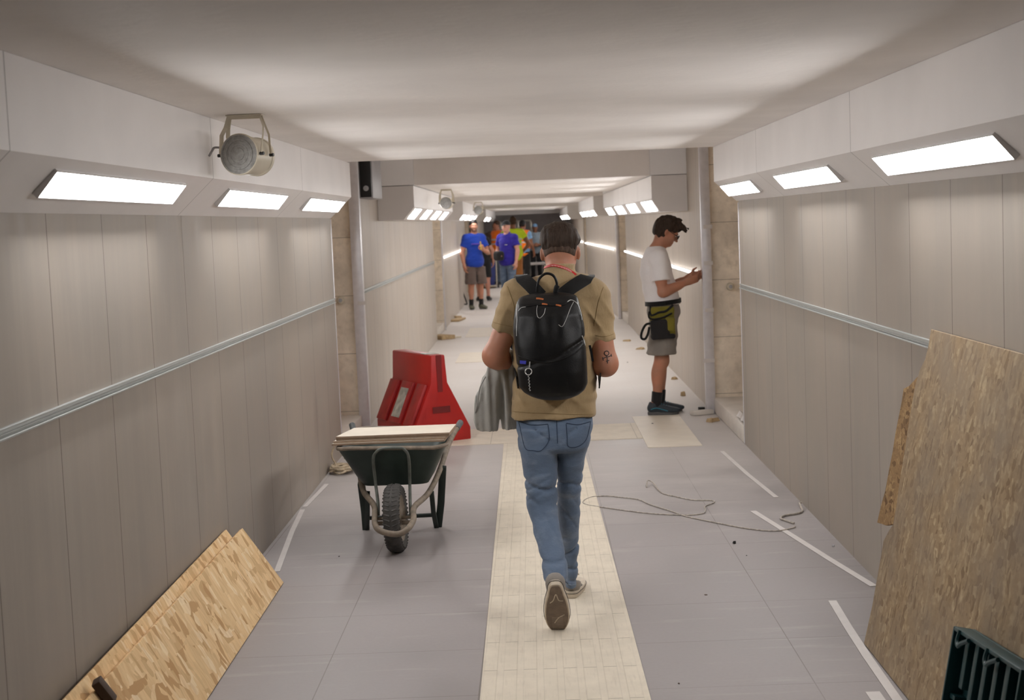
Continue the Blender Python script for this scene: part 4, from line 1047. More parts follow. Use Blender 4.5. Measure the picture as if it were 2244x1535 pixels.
F_TAUPE = cloth_mat('taupe_shirt_cloth', (104, 92, 86), crease=.3); F_SKY = cloth_mat('light_blue_cloth', (120, 158, 196), crease=.2); F_GBLU = cloth_mat('grey_blue_shirt', (134, 146, 156), crease=.2)
F_JACK = cloth_mat('grey_jacket_cloth', (168, 167, 162), crease=.4, csc=2.5); F_LIN = cloth_mat('jacket_lining', (62, 62, 60), crease=.3)
F_OLIVE = cloth_mat('olive_pouch_cloth', (116, 108, 40), crease=.3)
M_SHOEU = cloth_mat('grey_canvas', (142, 136, 130), crease=.2); M_SOLE = plain('worn_tan_sole', srgb(118, 104, 92), .75, .16, 40, bump=.5, bsc=120); M_MID = plain('cream_midsole', srgb(196, 184, 166), .6, .1, 40)
M_SHOED = plain('dark_trainer_mesh', srgb(48, 56, 64), .7, .15, 40); M_SOLED = plain('grey_trainer_sole', srgb(92, 92, 92), .6, .1, 40); M_TEALS = plain('teal_trim', srgb(40, 120, 140), .5)
M_SHOEG = plain('olive_trainer', srgb(92, 92, 76), .7, .15, 40)
M_LEATH = plain('black_leather', srgb(11, 11, 12), .42, .2, 14, bump=.15, bsc=220, spec=.3); M_ZIP = plain('pale_zip', srgb(176, 176, 174), .35, .1, 60, metal=.4)
M_WEB = cloth_mat('black_webbing', (14, 14, 15), rough=.6, crease=.2); M_ORTAB = plain('orange_leather_tab', srgb(170, 92, 42), .5)
M_TATT = plain('tattoo_ink', srgb(52, 46, 48), .6); M_LANY = plain('red_lanyard', srgb(186, 34, 36), .5, .06); M_INK = plain('pale_print', srgb(222, 200, 196), .6)

class Frm:
    """a person's own space (x right, y forward, z up) placed in the passage"""
    def __init__(s, loc, yaw=0.0, scale=1.0):
        s.R = np.array([[cos(yaw), -sin(yaw), 0], [sin(yaw), cos(yaw), 0], [0, 0, 1]]); s.t = np.array([loc[0], loc[1], loc[2] if len(loc) > 2 else 0.0]); s.k = scale
    def __call__(s, p): return (np.asarray(p, float)*s.k) @ s.R.T + s.t
def soft(name, sdf, mat, frm, parent=None, smooth=1):
    vs, Q = sdf.mesh(smooth); me = raw_mesh(frm(vs), Q)
    for p in me.polygons: p.use_smooth = True
    return link(name, me, mat, parent)
def hard(name, mb, mat, frm, parent=None, **kw):
    mb.v = [tuple(frm(p)) for p in mb.v]; return mb.build(name, mat, parent, **kw)
def rotx(a): return np.array([[1, 0, 0], [0, cos(a), -sin(a)], [0, sin(a), cos(a)]])
def roty(a): return np.array([[cos(a), 0, sin(a)], [0, 1, 0], [-sin(a), 0, cos(a)]])
def rotz(a): return np.array([[cos(a), -sin(a), 0], [sin(a), cos(a), 0], [0, 0, 1]])

def hand(s, w, d, n, thumb, curl=.5, k=.006, fat=1.0, spread=.1, pinch=False):
    """w wrist, d towards the fingers, n out of the back of the hand, thumb: side vector of the thumb"""
    w = np.array(w, float); d = np.array(d, float); d /= np.linalg.norm(d)
    n = np.array(n, float); n -= d*(n@d); n /= np.linalg.norm(n); t = np.cross(d, n)
    if t @ np.array(thumb) < 0: t = -t
    R = np.stack([t, d, n], 1)
    s.rbox(w+d*.048, (.040*fat, .050, .0145*fat), .013, R, .014)
    s.cap(w-d*.01, w+d*.02, .025*fat, .026*fat, .02)
    L = (.072, .080, .076, .060)
    for i in range(4):
        o = (1.5-i)*.0205*fat; b = w+d*.092+t*o-d*abs(i-1.2)*.003; a = 0.15; p = b
        dirc = d+t*(1.5-i)*spread*.5
        for j, f in enumerate((.44, .32, .24)):
            a += curl*(.75 if j else .9)
            v = dirc*cos(a)-n*sin(a); v /= np.linalg.norm(v); q = p+v*L[i]*f
            r = (.0092, .0084, .0076)[j]*fat; s.cap(p, q, r, r*.92, k); p = q
    b = w+d*.022+t*.030*fat
    v1 = d*.75+t*.62-n*(.35 if not pinch else .6); v1 /= np.linalg.norm(v1); q = b+v1*.042; s.cap(b, q, .0125*fat, .0105*fat, .012)
    v2 = d*.95+t*.10-n*(.4 if not pinch else .8); v2 /= np.linalg.norm(v2); s.cap(q, q+v2*.034, .0102*fat, .0088*fat, k)

def stand(**kw):
    """joints of a standing figure 1.75 m tall, in its own space"""
    J = dict(pelvis=(0, 0, .93), belly=(0, .005, 1.06), chest=(0, 0, 1.27), neck=(0, -.015, 1.46), head=(0, .015, 1.635), pitch=0.0, yaw=0.0,
             shL=(-.185, -.01, 1.40), shR=(.185, -.01, 1.40), elL=(-.235, -.03, 1.11), elR=(.235, -.03, 1.11), wrL=(-.24, .06, .87), wrR=(.24, .06, .87),
             hdL=(0, .1, -1), hdR=(0, .1, -1), hnL=(-1, 0, 0), hnR=(1, 0, 0), thL=(0, 1, 0), thR=(0, 1, 0), curlL=.35, curlR=.35, pinchL=False, pinchR=False,
             hipL=(-.09, 0, .90), hipR=(.09, 0, .90), knL=(-.10, .015, .49), knR=(.10, .015, .49), anL=(-.105, -.02, .085), anR=(.105, -.02, .085), toeL=(-.14, .17, .03), toeR=(.14, .17, .03),
             w=1.0, fat=1.0, face=True, hands=True, core=1.0, feet=True)
    J.update(kw); return {k: (np.array(v, float) if isinstance(v, tuple) else v) for k, v in J.items()}
def head_parts(J):
    R = rotz(J['yaw']) @ rotx(-J['pitch']); h = J['head']; T = lambda p: h+R @ np.array(p, float)
    return R, T
def body(J, vox=.012, pad=.06, bounds=None):
    pts = np.array([v for v in J.values() if isinstance(v, np.ndarray) and v.shape == (3,) and abs(v).max() < 3])
    lo = np.minimum(pts.min(0), [-.3, -.2, 0])-pad-.14; hi = np.maximum(pts.max(0), [.3, .2, 1.76])+pad+.10; lo[2] = -.02; hi[2] = 1.84
    s = SDF(lo, hi, vox) if bounds is None else SDF(bounds[0], bounds[1], vox)
    R, T = head_parts(J); w = J['w']; f = J['fat']; q = J['core']
    # head: skull, face, jaw, nose, ears, brow, lips, chin
    s.ell(T((0, -.012, .025)), (.075, .094, .093), R, .02); s.ell(T((0, .022, -.035)), (.060, .070, .078), R, .035); s.ell(T((0, .060, -.085)), (.032, .030, .024), R, .03)
    if J['face']:
        s.cap(T((0, .088, .012)), T((0, .112, -.028)), .008, .0125, .012); s.ell(T((.011, .098, -.030)), (.009, .011, .008), R, .008); s.ell(T((-.011, .098, -.030)), (.009, .011, .008), R, .008)
        s.cap(T((-.038, .080, .024)), T((.038, .080, .024)), .011, None, .02)
        for sx in (-1, 1):
            s.ell(T((sx*.031, .094, .004)), (.016, .013, .010), R, .010, 's'); s.ell(T((sx*.042, .066, -.028)), (.020, .020, .018), R, .025)
        s.cap(T((-.018, .086, -.056)), T((.018, .086, -.056)), .0065, None, .008); s.cap(T((-.015, .084, -.066)), T((.015, .084, -.066)), .0065, None, .008)
    for sx in (-1, 1):
        Re = R @ rotz(sx*.35)
        s.ell(T((sx*.079, -.006, -.004)), (.010, .019, .032), Re, .006); s.ell(T((sx*.086, .002, -.003)), (.006, .010, .018), Re, .004, 's')
    nk = J['neck']; s.cap(nk-np.array([0, 0, .03]), T((0, -.025, -.06)), .060*f**.5, .054, .03); s.cap(nk, T((0, .01, -.07)), .05, .046, .03)
    # trunk
    c, b, p = J['chest'], J['belly'], J['pelvis']
    s.ell(c+np.array([0, .0, .02]), (.160*w, .108*f, .19), None, .05*q); s.ell(b, (.142*w*f, .102*f, .17), None, .06*q); s.ell(p+np.array([0, -.01, .0]), (.160*w, .112*f, .13), None, .06*q)
    s.cap(c*.5+b*.5, c, .12*f*q, .125*f*q, .06*q); s.cap(b, p, .12*f*q, .12*q, .06*q)
    for sd in 'LR':
        sh, el, wr = J['sh'+sd], J['el'+sd], J['wr'+sd]; mid = c+np.array([0, 0, .12])
        s.cap(mid, sh, .075*q, .056*q, .05*q); s.cap(nk-np.array([0, 0, .015]), sh+np.array([0, 0, .012]), .046*q, .044*q, .05*q)
        s.cap(sh, el, .053*f**.5*q, .040, .03); m = sh*.45+el*.55; s.ell(m, np.array((.047, .047, .06))*q, None, .04*q)
        fm = el*.72+wr*.28; s.cap(el, wr, .040, .026, .02); s.cap(el*.85+wr*.15, fm*.5+wr*.5, .043, .030, .03)
        if J['hands']: hand(s, wr, J['hd'+sd], J['hn'+sd], J['th'+sd], J['curl'+sd], fat=1.0 if vox < .009 else 1.12, pinch=J['pinch'+sd])
        hp, kn, an, to = J['hip'+sd], J['kn'+sd], J['an'+sd], J['toe'+sd]
        s.cap(hp, kn, .086*f**.5*q, .056*q, .04*q); bk = np.cross(kn-an, np.array([1, 0, 0])); bk = np.array([0, -1, 0.])
        s.cap(kn, an, .054*q, .036*q, .03*q)
        if q == 1: s.ell(kn*.68+an*.32+bk*.022, (.048, .048, .10), None, .04); s.ell(kn+np.array([0, .02, 0]), (.046, .044, .055), None, .03)
        if not J['feet']: continue
        s.cap(an+np.array([0, 0, .01]), an-np.array([0, .02, .035]), .034, .028, .03); s.cap(an-np.array([0, 0, .035]), to-(to-an)*.15, .028, .020, .03)
    return s
def face_bits(J, frm, parent, beard=None, glasses=False, detail=True):
    R, T = head_parts(J)
    for sx in (-1, 1):
        s = SDF(T((0, .08, 0))-.08, T((0, .08, 0))+.08, .004); s.ell(T((sx*.031, .082, .004)), (.0125, .010, .0065), R, 0); e = soft('eye', s, M_EYE, frm, parent)
        s = SDF(T((sx*.031, .09, .004))-.03, T((sx*.031, .09, .004))+.03, .003); s.ell(T((sx*.031, .090, .004)), (.0060, .0045, .0060), R, 0); soft('iris', s, M_LASH, frm, e)
        s = SDF(T((sx*.032, .085, .02))-.05, T((sx*.032, .085, .02))+.05, .004); s.cap(T((sx*.018, .094, .024)), T((sx*.046, .083, .026)), .0050, .0035, 0); soft('eyebrow', s, H_DARK, frm, parent)
    s = SDF(T((0, .085, -.06))-.05, T((0, .085, -.06))+.05, .004); s.cap(T((-.017, .087, -.061)), T((.017, .087, -.061)), .0062, None, 0); s.cap(T((-.010, .089, -.060)), T((.010, .089, -.060)), .0062, None, .004); soft('lips', s, M_LIP, frm, parent)
    if beard:
        s = SDF(T((0, 0, 0))-.16, T((0, 0, 0))+.16, .005); s.ell(T((0, .022, -.038)), (.063, .073, .080), R, .02); s.ell(T((0, .061, -.088)), (.036, .034, .028), R, .03)
        s.cap(T((-.022, .088, -.047)), T((.022, .088, -.047)), .007, None, .01)
        s.plane(T((0, 0, -.038)), R @ np.array([0, -.45, 1.0])); s.plane(T((0, -.01, 0)), R @ np.array([0, -1., 0])); s.ell(T((0, .10, -.061)), (.020, .03, .0085), R, .004, 's'); soft('beard', s, M_BEARD, frm, parent)
    if glasses:
        mb = MB()
        for sx in (-1, 1):
            ring = [T((sx*.033+.025*cos(a), .108+.0*a, .002+.019*sin(a))) for a in np.linspace(0, 2*pi, 17)[:-1]]
            mb.tube(ring, .0032, 6, closed=True); mb.tube([T((sx*.058, .105, .008)), T((sx*.079, .05, .010)), T((sx*.082, .005, .014))], .0026, 6)
        mb.tube([T((-.009, .110, .006)), T((0, .113, .010)), T((.009, .110, .006))], .0028, 6)
        g = hard('glasses', mb, M_BLACK, frm, parent)
        mb = MB()
        for sx in (-1, 1): mb.add([T((sx*.033+.023*cos(a), .108, .002+.017*sin(a))) for a in np.linspace(0, 2*pi, 17)[:-1]], [tuple(range(16))])
        hard('lens', mb, M_FILM, frm, g, smooth=None)
def hair_cap(J, frm, parent, mat=None, top=.018, style='short', vox=.006, name='hair'):
    R, T = head_parts(J); s = SDF(T((0, 0, .03))-.19, T((0, 0, .03))+.19, vox)
    s.ell(T((0, -.016, .030)), (.075+top*.55, .094+top*.7, .093+top), R, .02)
    if style == 'fringe':
        s.ell(T((0, .035, .092)), (.078, .078, .046), R, .03)
        rg = random.Random(4)
        for i in range(26):
            x = -.066+.132*rg.random(); y = .02+.055*rg.random(); z0 = .105-.25*abs(x)*abs(x)*8+.01*rg.random()
            s.cap(T((x, y, z0)), T((x*1.05+.03*(rg.random()-.35), .105+.045*rg.random(), .070+.045*rg.random())), .019, .003, .010)
        for i in range(14):
            x = -.07+.14*rg.random(); s.cap(T((x, -.05+.04*rg.random(), .095)), T((x*1.1, .01+.05*rg.random(), .135+.012*rg.random())), .022, .004, .012)
        s.ell(T((0, -.060, -.020)), (.072, .060, .078), R, .03)
    if style == 'quiff': s.ell(T((0, .035, .105)), (.062, .065, .030), R, .03)
    # open the face, the ears and the nape
    s.plane(T((0, .070, .050)), R @ np.array([0, 1.0, -.55])) if style != 'fringe' else None
    if style == 'fringe': Rf = R @ rotx(.50); s.rbox(T((0, .10, .048))-Rf @ np.array([0, 0, .12]), (.13, .115, .12), .01, Rf, .012, 's')
    s.rbox(T((0, .055, -.075 if style == 'fringe' else -.07)), (.13, .060, .085), .02, R, .015, 's'); s.plane(T((0, -.06, -.075 if style == 'fringe' else -.055)), R @ np.array([0, -.25, -1.0]))
    wv = waves(7, 7, 1.0, (85, 85, 22)); s.warp(lambda x, y, z: (.0045 if style == 'fringe' else .0032)*wv(x, y, z), .02)
    return soft(name, s, mat or H_DARK, frm, parent)
def cap_hat(J, frm, parent, mat, name='cap'):
    R, T = head_parts(J); s = SDF(T((0, .03, .06))-.22, T((0, .03, .06))+.22, .008)
    s.ell(T((0, -.012, .035)), (.086, .106, .096), R, .0); s.plane(T((0, 0, .030)), R @ np.array([0, .05, -1.0]))
    s.rbox(T((0, .125, .036)), (.062, .055, .006), .006, R @ rotx(-.15), .012); return soft(name, s, mat, frm, parent)
def shirt(J, frm, parent, mat, hem=.82, top=None, tilt=0.0, sleeve=.62, ease=.014, vox=.012, name='shirt', wr=.004, flare=1.0, seed=1, collar=False, vest=False):
    w, f = J['w'], J['fat']; c, b, p, nk = J['chest'], J['belly'], J['pelvis'], J['neck']
    pts = np.array([J[k] for k in ('pelvis', 'belly', 'chest', 'neck', 'shL', 'shR', 'elL', 'elR')])
    s = SDF(pts.min(0)-.24, pts.max(0)+np.array([.2, .24, .12]), vox)
    e = ease
    s.ell(c+np.array([0, 0, .02]), (.160*w+e, .108*f+e, .19+e), None, .05); s.ell(b, (.146*w*f+e, .104*f+e, .19), None, .06); s.ell(p+np.array([0, -.008, .02]), (.166*w+e*1.2*flare, .116*f+e*1.2*flare, .20), None, .06)
    s.cap(c*.5+b*.5, c, .125*f+e, .128*f+e, .06); s.cap(b, p, .126*f+e, .128*f+e*flare, .06)
    for sd in 'LR':
        sh, el = J['sh'+sd], J['el'+sd]; mid = c+np.array([0, 0, .12])
        s.cap(mid, sh, .078+e, .058+e*.8, .05); s.cap(nk-np.array([0, 0, .022]), sh+np.array([0, 0, .010]), .048+e*.4, .046+e*.7, .05)
        if sleeve > 0:
            d = el-sh; t = s.like(); end = sh+d*sleeve
            t.cap(sh, sh+d*(sleeve+.25), .058+e*.9, .054+e*1.5, 0); t.plane(end, d); s.f = np.where(True, np.minimum(s.f, t.f) if False else s.f, s.f)
            h = np.clip(.5+.5*(s.f-t.f)/.03, 0, 1); s.f = s.f*(1-h)+t.f*h-.03*h*(1-h)
    R, T = head_parts(J)
    s.ell(nk+np.array([0, .012, .050]), (.074, .082, .045), None, .01, 's') if not collar else s.cap(nk-np.array([0, 0, .01]), nk+np.array([0, 0, .045]), .070, .068, .02)
    if collar: s.cap(nk+np.array([0, .03, .03]), nk+np.array([0, .06, .12]), .062, .066, .006, 's')
    if vest:
        for sd in 'LR':
            sh = J['sh'+sd]; sx = -1 if sd == 'L' else 1; s.ell(sh+np.array([sx*.045, 0, -.06]), (.05, .12, .13), None, .01, 's')
    s.plane((0, 0, hem), (tilt, 0, -1))
    if top: s.plane((0, 0, top), (-tilt, 0, 1))
    if wr:
        a = waves(seed, 6, 1.0, (16, 16, 34)); s.warp(lambda x, y, z: wr*a(x, y, z), .04)
    return soft(name, s, mat, frm, parent)
def trousers(J, frm, parent, mat, to=.5, split=True, ease=.016, vox=.012, name='trousers', top=1.0, wr=.003, seed=2, flare=1.0):
    """to: height where the legs end"""
    w, f = J['w'], J['fat']; p = J['pelvis']; b = J['belly']
    pts = np.array([J[k] for k in ('pelvis', 'hipL', 'hipR', 'knL', 'knR', 'anL', 'anR')])
    s = SDF(pts.min(0)-.18, pts.max(0)+.18, vox); e = ease
    s.ell(p+np.array([0, -.01, 0]), (.160*w+e*.8, .112*f+e*.8, .13+e), None, .05); s.cap(b*.5+p*.5, p, .120*f+e*.5, .122+e*.5, .05)
    for sd in 'LR':
        hp, kn, an = J['hip'+sd], J['kn'+sd], J['an'+sd]
        s.cap(hp, kn, .088*f**.5+e, .060+e*1.5*flare, .03); s.cap(kn, an, .060+e*1.2, .046+e, .03)
        s.ell(kn*.68+an*.32+np.array([0, -.02, 0]), (.052+e*.6, .052+e*.6, .11), None, .04)
    c_ = J['hipL']*.5+J['hipR']*.5; k_ = J['knL']*.5+J['knR']*.5
    if split: s.cap(c_-np.array([0, 0, .16]), k_-np.array([0, .0, .45]), .004, .030, .012, 's'); s.rbox((c_[0], c_[1], c_[2]-.42), (.010, .22, .26), .008, None, .012, 's')
    s.plane((0, 0, to), (0, 0, -1)); s.plane((0, 0, top), (0, 0, 1))
    if wr:
        a = waves(seed, 6, 1.0, (14, 14, 30)); s.warp(lambda x, y, z: wr*a(x, y, z), .04)
    return soft(name, s, mat, frm, parent)
def shoe(J, sd, frm, parent, upper, solem, vox=.010, socks=None):
    an, to = J['an'+sd], J['toe'+sd]; d = to-an; d[2] = 0; d /= np.linalg.norm(d); g = an*np.array([1, 1, 0])
    R = np.stack([np.array([d[1], -d[0], 0]), d, np.array([0, 0, 1.])], 1); L = lambda x, y, z: g+R @ np.array([x, y, z])
    s = SDF(g-.30, g+.30, vox); s.lo[2] = -.01; s = SDF(s.lo, g+np.array([.30, .30, .17]), vox)
    s.cap(L(0, -.035, .055), L(0, .06, .050), .040, .044, .02); s.cap(L(0, .06, .048), L(.004, .165, .034), .042, .034, .03); s.cap(L(0, -.02, .07), L(0, -.012, .105), .044, .045, .02); s.ell(L(0, .12, .035), (.048, .09, .035), R, .03)
    s.plane(L(0, 0, .018), (0, 0, -1)); s.plane(L(0, -.02, .105), R @ np.array([0, .25, 1.])); u = soft('shoe', s, upper, frm, parent)
    n = 22; out = []
    for i in range(n):
        a = 2*pi*i/n; yy = .062+.135*sin(a); ww = .046 if yy > .06 else .039
        out.append(L(ww*cos(a)*(1+.1*max(0, sin(a)-.2)), yy, .001))
    mb = MB().prism(out, (0, 0, .027)); mb.v = [tuple(p) for p in mb.v]; hard('sole', mb, solem, frm, u, bevel=.004)
    mb = MB()
    for k in range(4): mb.tube([L(-.022, .045+k*.02, .088-k*.007), L(0, .052+k*.02, .096-k*.008), L(.022, .045+k*.02, .088-k*.007)], .0028, 5)
    hard('lace', mb, M_TEALS if upper is M_SHOED else M_LASH, frm, u)
    if upper is M_SHOED and vox < .009:
        for sx in (-1, 1):
            mb = MB().tube(spline([L(sx*.046, -.045, .050), L(sx*.049, .0, .062), L(sx*.050, .05, .050), L(sx*.052, .10, .034)], 5), .0045, 5); hard('side_stripe', mb, M_TEALS, frm, u)
    if socks:
        q = SDF(an-.12, an+.18, vox); dd = J['kn'+sd]-an; q.cap(an-np.array([0, 0, .02]), an+dd*.36, .043, .049, 0); q.plane(an+dd*.30, dd); soft('sock', q, socks, frm, parent)
    return u
def person(loc, yaw, scale, J, skin, label, vox=.012, group=None, name='person'):
    frm = Frm(loc, yaw, scale); s = body(J, vox); o = soft(name, s, skin, frm, None)
    tag(o, label, 'person', group); return o, frm
# ------------------------------------------------------------------ the man walking away with the backpack
from mathutils.bvhtree import BVHTree
ID = Frm((0, 0, 0))
def bvh(o):
    M = wmat(o); return BVHTree.FromPolygons([M @ v.co for v in o.data.vertices], [tuple(p.vertices) for p in o.data.polygons])
def onto(bv, px, py, lift=.002):
    """where the sight line through a point of the back view meets the surface"""
    o = Vector((0, 0, CAM_H)); d = V(ray(px, py)).normalized(); loc, n, i, t = bv.ray_cast(o, d)
    if loc is None: return None
    return loc-d*lift
def trace(bv, pts, lift=.002, n=5):
    P = [onto(bv, x, y, lift) for x, y in [tuple(q[:2]) for q in spline([(a, b, 0) for a, b in pts], n)]]
    return [p for p in P if p is not None]
def rows(lst, ry=None):
    out = []
    for r in lst:
        y, xl, xr, Y, d = r; a = atY(xl, y, Y); b = atY(xr, y, Y); out.append(((a[2]+b[2])/2, (a[0]+b[0])/2, Y, (b[0]-a[0])/2, d))
    return out
def walker():
    W = atY
    J = stand(pelvis=tuple(W(1214, 905, 6.44)), belly=tuple(W(1216, 815, 6.47)), chest=tuple(W(1217, 705, 6.47)), neck=tuple(W(1226, 604, 6.44)), head=tuple(W(1228, 555, 6.51)), pitch=.22, yaw=-.10,
              shL=tuple(W(1133, 655, 6.45)), shR=tuple(W(1303, 661, 6.45)), elL=tuple(W(1084, 783, 6.42)), elR=tuple(W(1328, 801, 6.42)), wrL=tuple(W(1124, 800, 6.65)), wrR=tuple(W(1294, 798, 6.63)),
              hdL=(.55, .8, .1), hdR=(-.7, .7, .1), hnL=(-.5, .2, .8), hnR=(.5, .2, .8), thL=(.5, 0, 1), thR=(-.5, 0, 1), curlL=.8, curlR=.7,
              hipL=tuple(W(1178, 940, 6.42)), hipR=tuple(W(1256, 940, 6.45)), knL=tuple(W(1190, 1112, 6.40)), knR=tuple(W(1246, 1108, 6.55)),
              anL=tuple(W(1223, 1262, 6.03)), anR=tuple(W(1252, 1284, 6.62)), toeL=(0, 0, 0), toeR=(0, 0, 0), w=.80, fat=.80, core=.74, feet=False)
    toe = fl(1222, 1385); J['toeL'] = toe+np.array([0, -.01, .05]); J['anL'] = W(1222, 1262, 6.10); h2 = fl(1254, 1313); J['anR'] = np.array([h2[0], h2[1]+.05, .10]); J['toeR'] = h2+np.array([.02, .22, .035])
    s = body(J, .0075, bounds=((-.36, 5.85, -.01), (.46, 7.02, 1.86)))
    for sd, px, py in (('L', 1084, 783), ('R', 1330, 800)):
        s.cap(J['sh'+sd]*.35+J['el'+sd]*.65, J['el'+sd]+np.array([0, 0, .012]), .0455, .0445, .03); s.cap(J['el'+sd]+np.array([0, .0, .008]), J['el'+sd]*.6+J['wr'+sd]*.4, .045, .039, .03)
    o = soft('person', s, SK1, ID); tag(o, 'man in khaki shirt and blue jeans walking away, black backpack on his back', 'person')
    R, T = head_parts(J)
    # hair: longer on top, clipped towards nape and ears
    s = SDF(T((0, 0, .03))-.17, T((0, 0, .03))+.17, .0045)
    s.ell(T((0, -.014, .050)), (.0895, .107, .084), R, .02); s.ell(T((.0, .055, .102)), (.070, .058, .044), R, .03); s.ell(T((0, -.055, .075)), (.074, .050, .045), R, .03)
    s.plane(T((0, -.06, -.004)), R @ np.array([0, -.10, -1.0])); s.plane(T((0, .075, .05)), R @ np.array([0, 1.0, -.3]))
    for sx in (-1, 1): s.rbox(T((sx*.10, .01, -.02)), (.034, .06, .058), .02, R, .015, 's')
    a = waves(11, 8, 1.0, (150, 40, 50)); s.warp(lambda x, y, z: .0022*a(x, y, z), .02); soft('hair', s, H_DARK, ID, o)
    s = SDF(T((0, 0, 0))-.15, T((0, 0, 0))+.15, .0045); s.ell(T((0, -.0125, .023)), (.0768, .0958, .0945), R, .02)
    s.plane(T((0, -.05, -.024)), R @ np.array([0, -.2, -1.0])); s.plane(T((0, .01, 0)), R @ np.array([0, 1.0, .0])); s.plane(T((0, 0, .045)), R @ np.array([0, 0, 1.0]))
    for sx in (-1, 1): s.rbox(T((sx*.09, .0, -.025)), (.022, .034, .035), .015, R, .01, 's')
    soft('clipped_hair', s, H_FADE, ID, o)
    face_bits(J, ID, o, glasses=True)
    # shirt
    s = SDF((-.34, 6.22, .80), (.44, 6.72, 1.60), .0065)
    tr = rows([(600, 1176, 1278, 6.45, .070), (612, 1150, 1300, 6.45, .085), (628, 1126, 1316, 6.455, .098), (655, 1120, 1318, 6.46, .112), (700, 1124, 1312, 6.46, .122), (750, 1126, 1304, 6.46, .122), (800, 1127, 1303, 6.46, .122), (850, 1126, 1304, 6.455, .125), (890, 1123, 1303, 6.45, .130), (918, 1120, 1300, 6.45, .134)])
    s.loft(tr, .02, 2.3, rnd=.012)
    for sd, a, b, r0, r1 in (('L', (1130, 640), (1101, 726), .063, .0515), ('R', (1306, 648), (1325, 750), .063, .0510)):
        p, q = W(*a, 6.45), W(*b, 6.435); d = q-p; t = s.like(); t.cap(p, q+d*.3, r0, r1, 0); t.plane(q, d)
        t.cap(q-d*.13, q-d*.02, r1+.0035, r1+.0015, .004); t.plane(q, d)
        hh = np.clip(.5+.5*(s.f-t.f)/.035, 0, 1); s.f = s.f*(1-hh)+t.f*hh-.035*hh*(1-hh)
    n0, n1 = W(1226, 612, 6.45), W(1226, 581, 6.455)
    s.cap(n0, n1, .074, .066, .02); s.plane(n1, (0, .05, 1)); s.plane((0, 0, W(1212, 915, 6.4)[2]), (0, 0, -1))
    s.cap(n1-np.array([0, 0, .035]), n1+np.array([0, .0, .06]), .052, .057, .004, 's')
    a = waves(21, 7, 1.0, (26, 26, 16)); b = waves(5, 6, 1.0, (10, 10, 40)); x0 = W(1212, 800, 6.4)[0]
    def wr(x, y, z):
        f = .0036*a(x, y, z)+.0026*b(x, y, z)
        rg = lambda ph: (1-np.abs(np.sin(ph)))**2.5
        u = np.abs(x-x0); side = np.clip((u-.06)*9, 0, 1)
        f = f-.0085*np.exp(-((z-1.27)/.11)**2)*side*rg(30*(u+.42*(z-1.2))+1.2*np.sin(9*z+4*x))
        f = f-.0070*np.exp(-((z-1.10)/.09)**2)*side*rg(34*(u*.8-.7*(z-1.0))+np.sin(14*z))
        f = f-.0075*np.exp(-((z-.95)/.07)**2)*rg(24*(.75*(z-.9)+(x-x0)*.9)+.8*np.sin(12*x))
        f = f-.0060*np.exp(-((z-1.43)/.05)**2)*rg(34*(x-x0)+10*(z-1.4))
        return f
    s.warp(wr, .03); sh = soft('shirt', s, F_KHAKI, ID, o); bs = bvh(sh)
    def seam(name, pts, par, bv, r, mat, lift=.001, n=6):
        P = trace(bv, pts, lift, n)
        if len(P) > 2: return MB().tube(P, r, 5).build(name, mat, par, smooth=80)
    sd_ = plain('khaki_stitch', srgb(138, 116, 80), .9)
    seam('hem_stitch', [(1123, 902), (1170, 906), (1212, 907), (1258, 909), (1300, 908)], sh, bs, .0012, sd_)
    seam('armhole_seam', [(1112, 628), (1120, 650), (1127, 676), (1124, 700)], sh, bs, .0016, sd_); seam('armhole_seam', [(1322, 630), (1312, 660), (1306, 690), (1302, 715)], sh, bs, .0016, sd_)
    seam('cuff_stitch', [(1080, 706), (1100, 712), (1122, 716)], sh, bs, .0011, sd_); seam('cuff_stitch', [(1304, 735), (1325, 738), (1345, 732)], sh, bs, .0011, sd_)
    P = trace(bs, [(1186, 594), (1195, 586), (1213, 582), (1235, 587), (1250, 594), (1262, 603)], .0015, 5)
    ln = MB().strap(P, (0, -1, .35), .0105, .0016).build('lanyard', M_LANY, o, smooth=60)
    mb = MB()
    for k in range(4, len(P)-5):
        for q in (.2, .45, .7, .9): 
            c = P[k].lerp(P[k+1], q); mb.box((c.x-.0009, c.y-.0026, c.z-.0016+.001*((k*7+int(q*10)) % 3)), (c.x+.0009, c.y-.0016, c.z+.0016))
    mb.build('print', M_INK, ln, smooth=None)
    # jeans
    s = SDF((-.30, 5.86, .05), (.36, 6.80, 1.02), .0065)
    s.loft(rows([(904, 1131, 1298, 6.44, .106), (925, 1130, 1300, 6.435, .114), (950, 1134, 1296, 6.43, .122), (976, 1138, 1290, 6.43, .118), (990, 1143, 1286, 6.43, .10)]), .02, 2.2, rnd=.02)
    L = rows([(935, 1132, 1220, 6.41, .105), (975, 1139, 1221, 6.405, .100), (1020, 1144.5, 1221.5, 6.40, .090), (1060, 1149, 1222, 6.39, .084), (1092, 1151.5, 1222.5, 6.375, .080), (1112, 1153, 1223, 6.36, .080), (1130, 1158, 1223, 6.34, .076), (1160, 1166, 1228, 6.28, .074), (1197, 1178, 1236, 6.20, .072), (1235, 1186, 1243, 6.12, .068), (1262, 1189, 1247, 6.065, .064), (1284, 1193, 1248, 6.04, .060)])
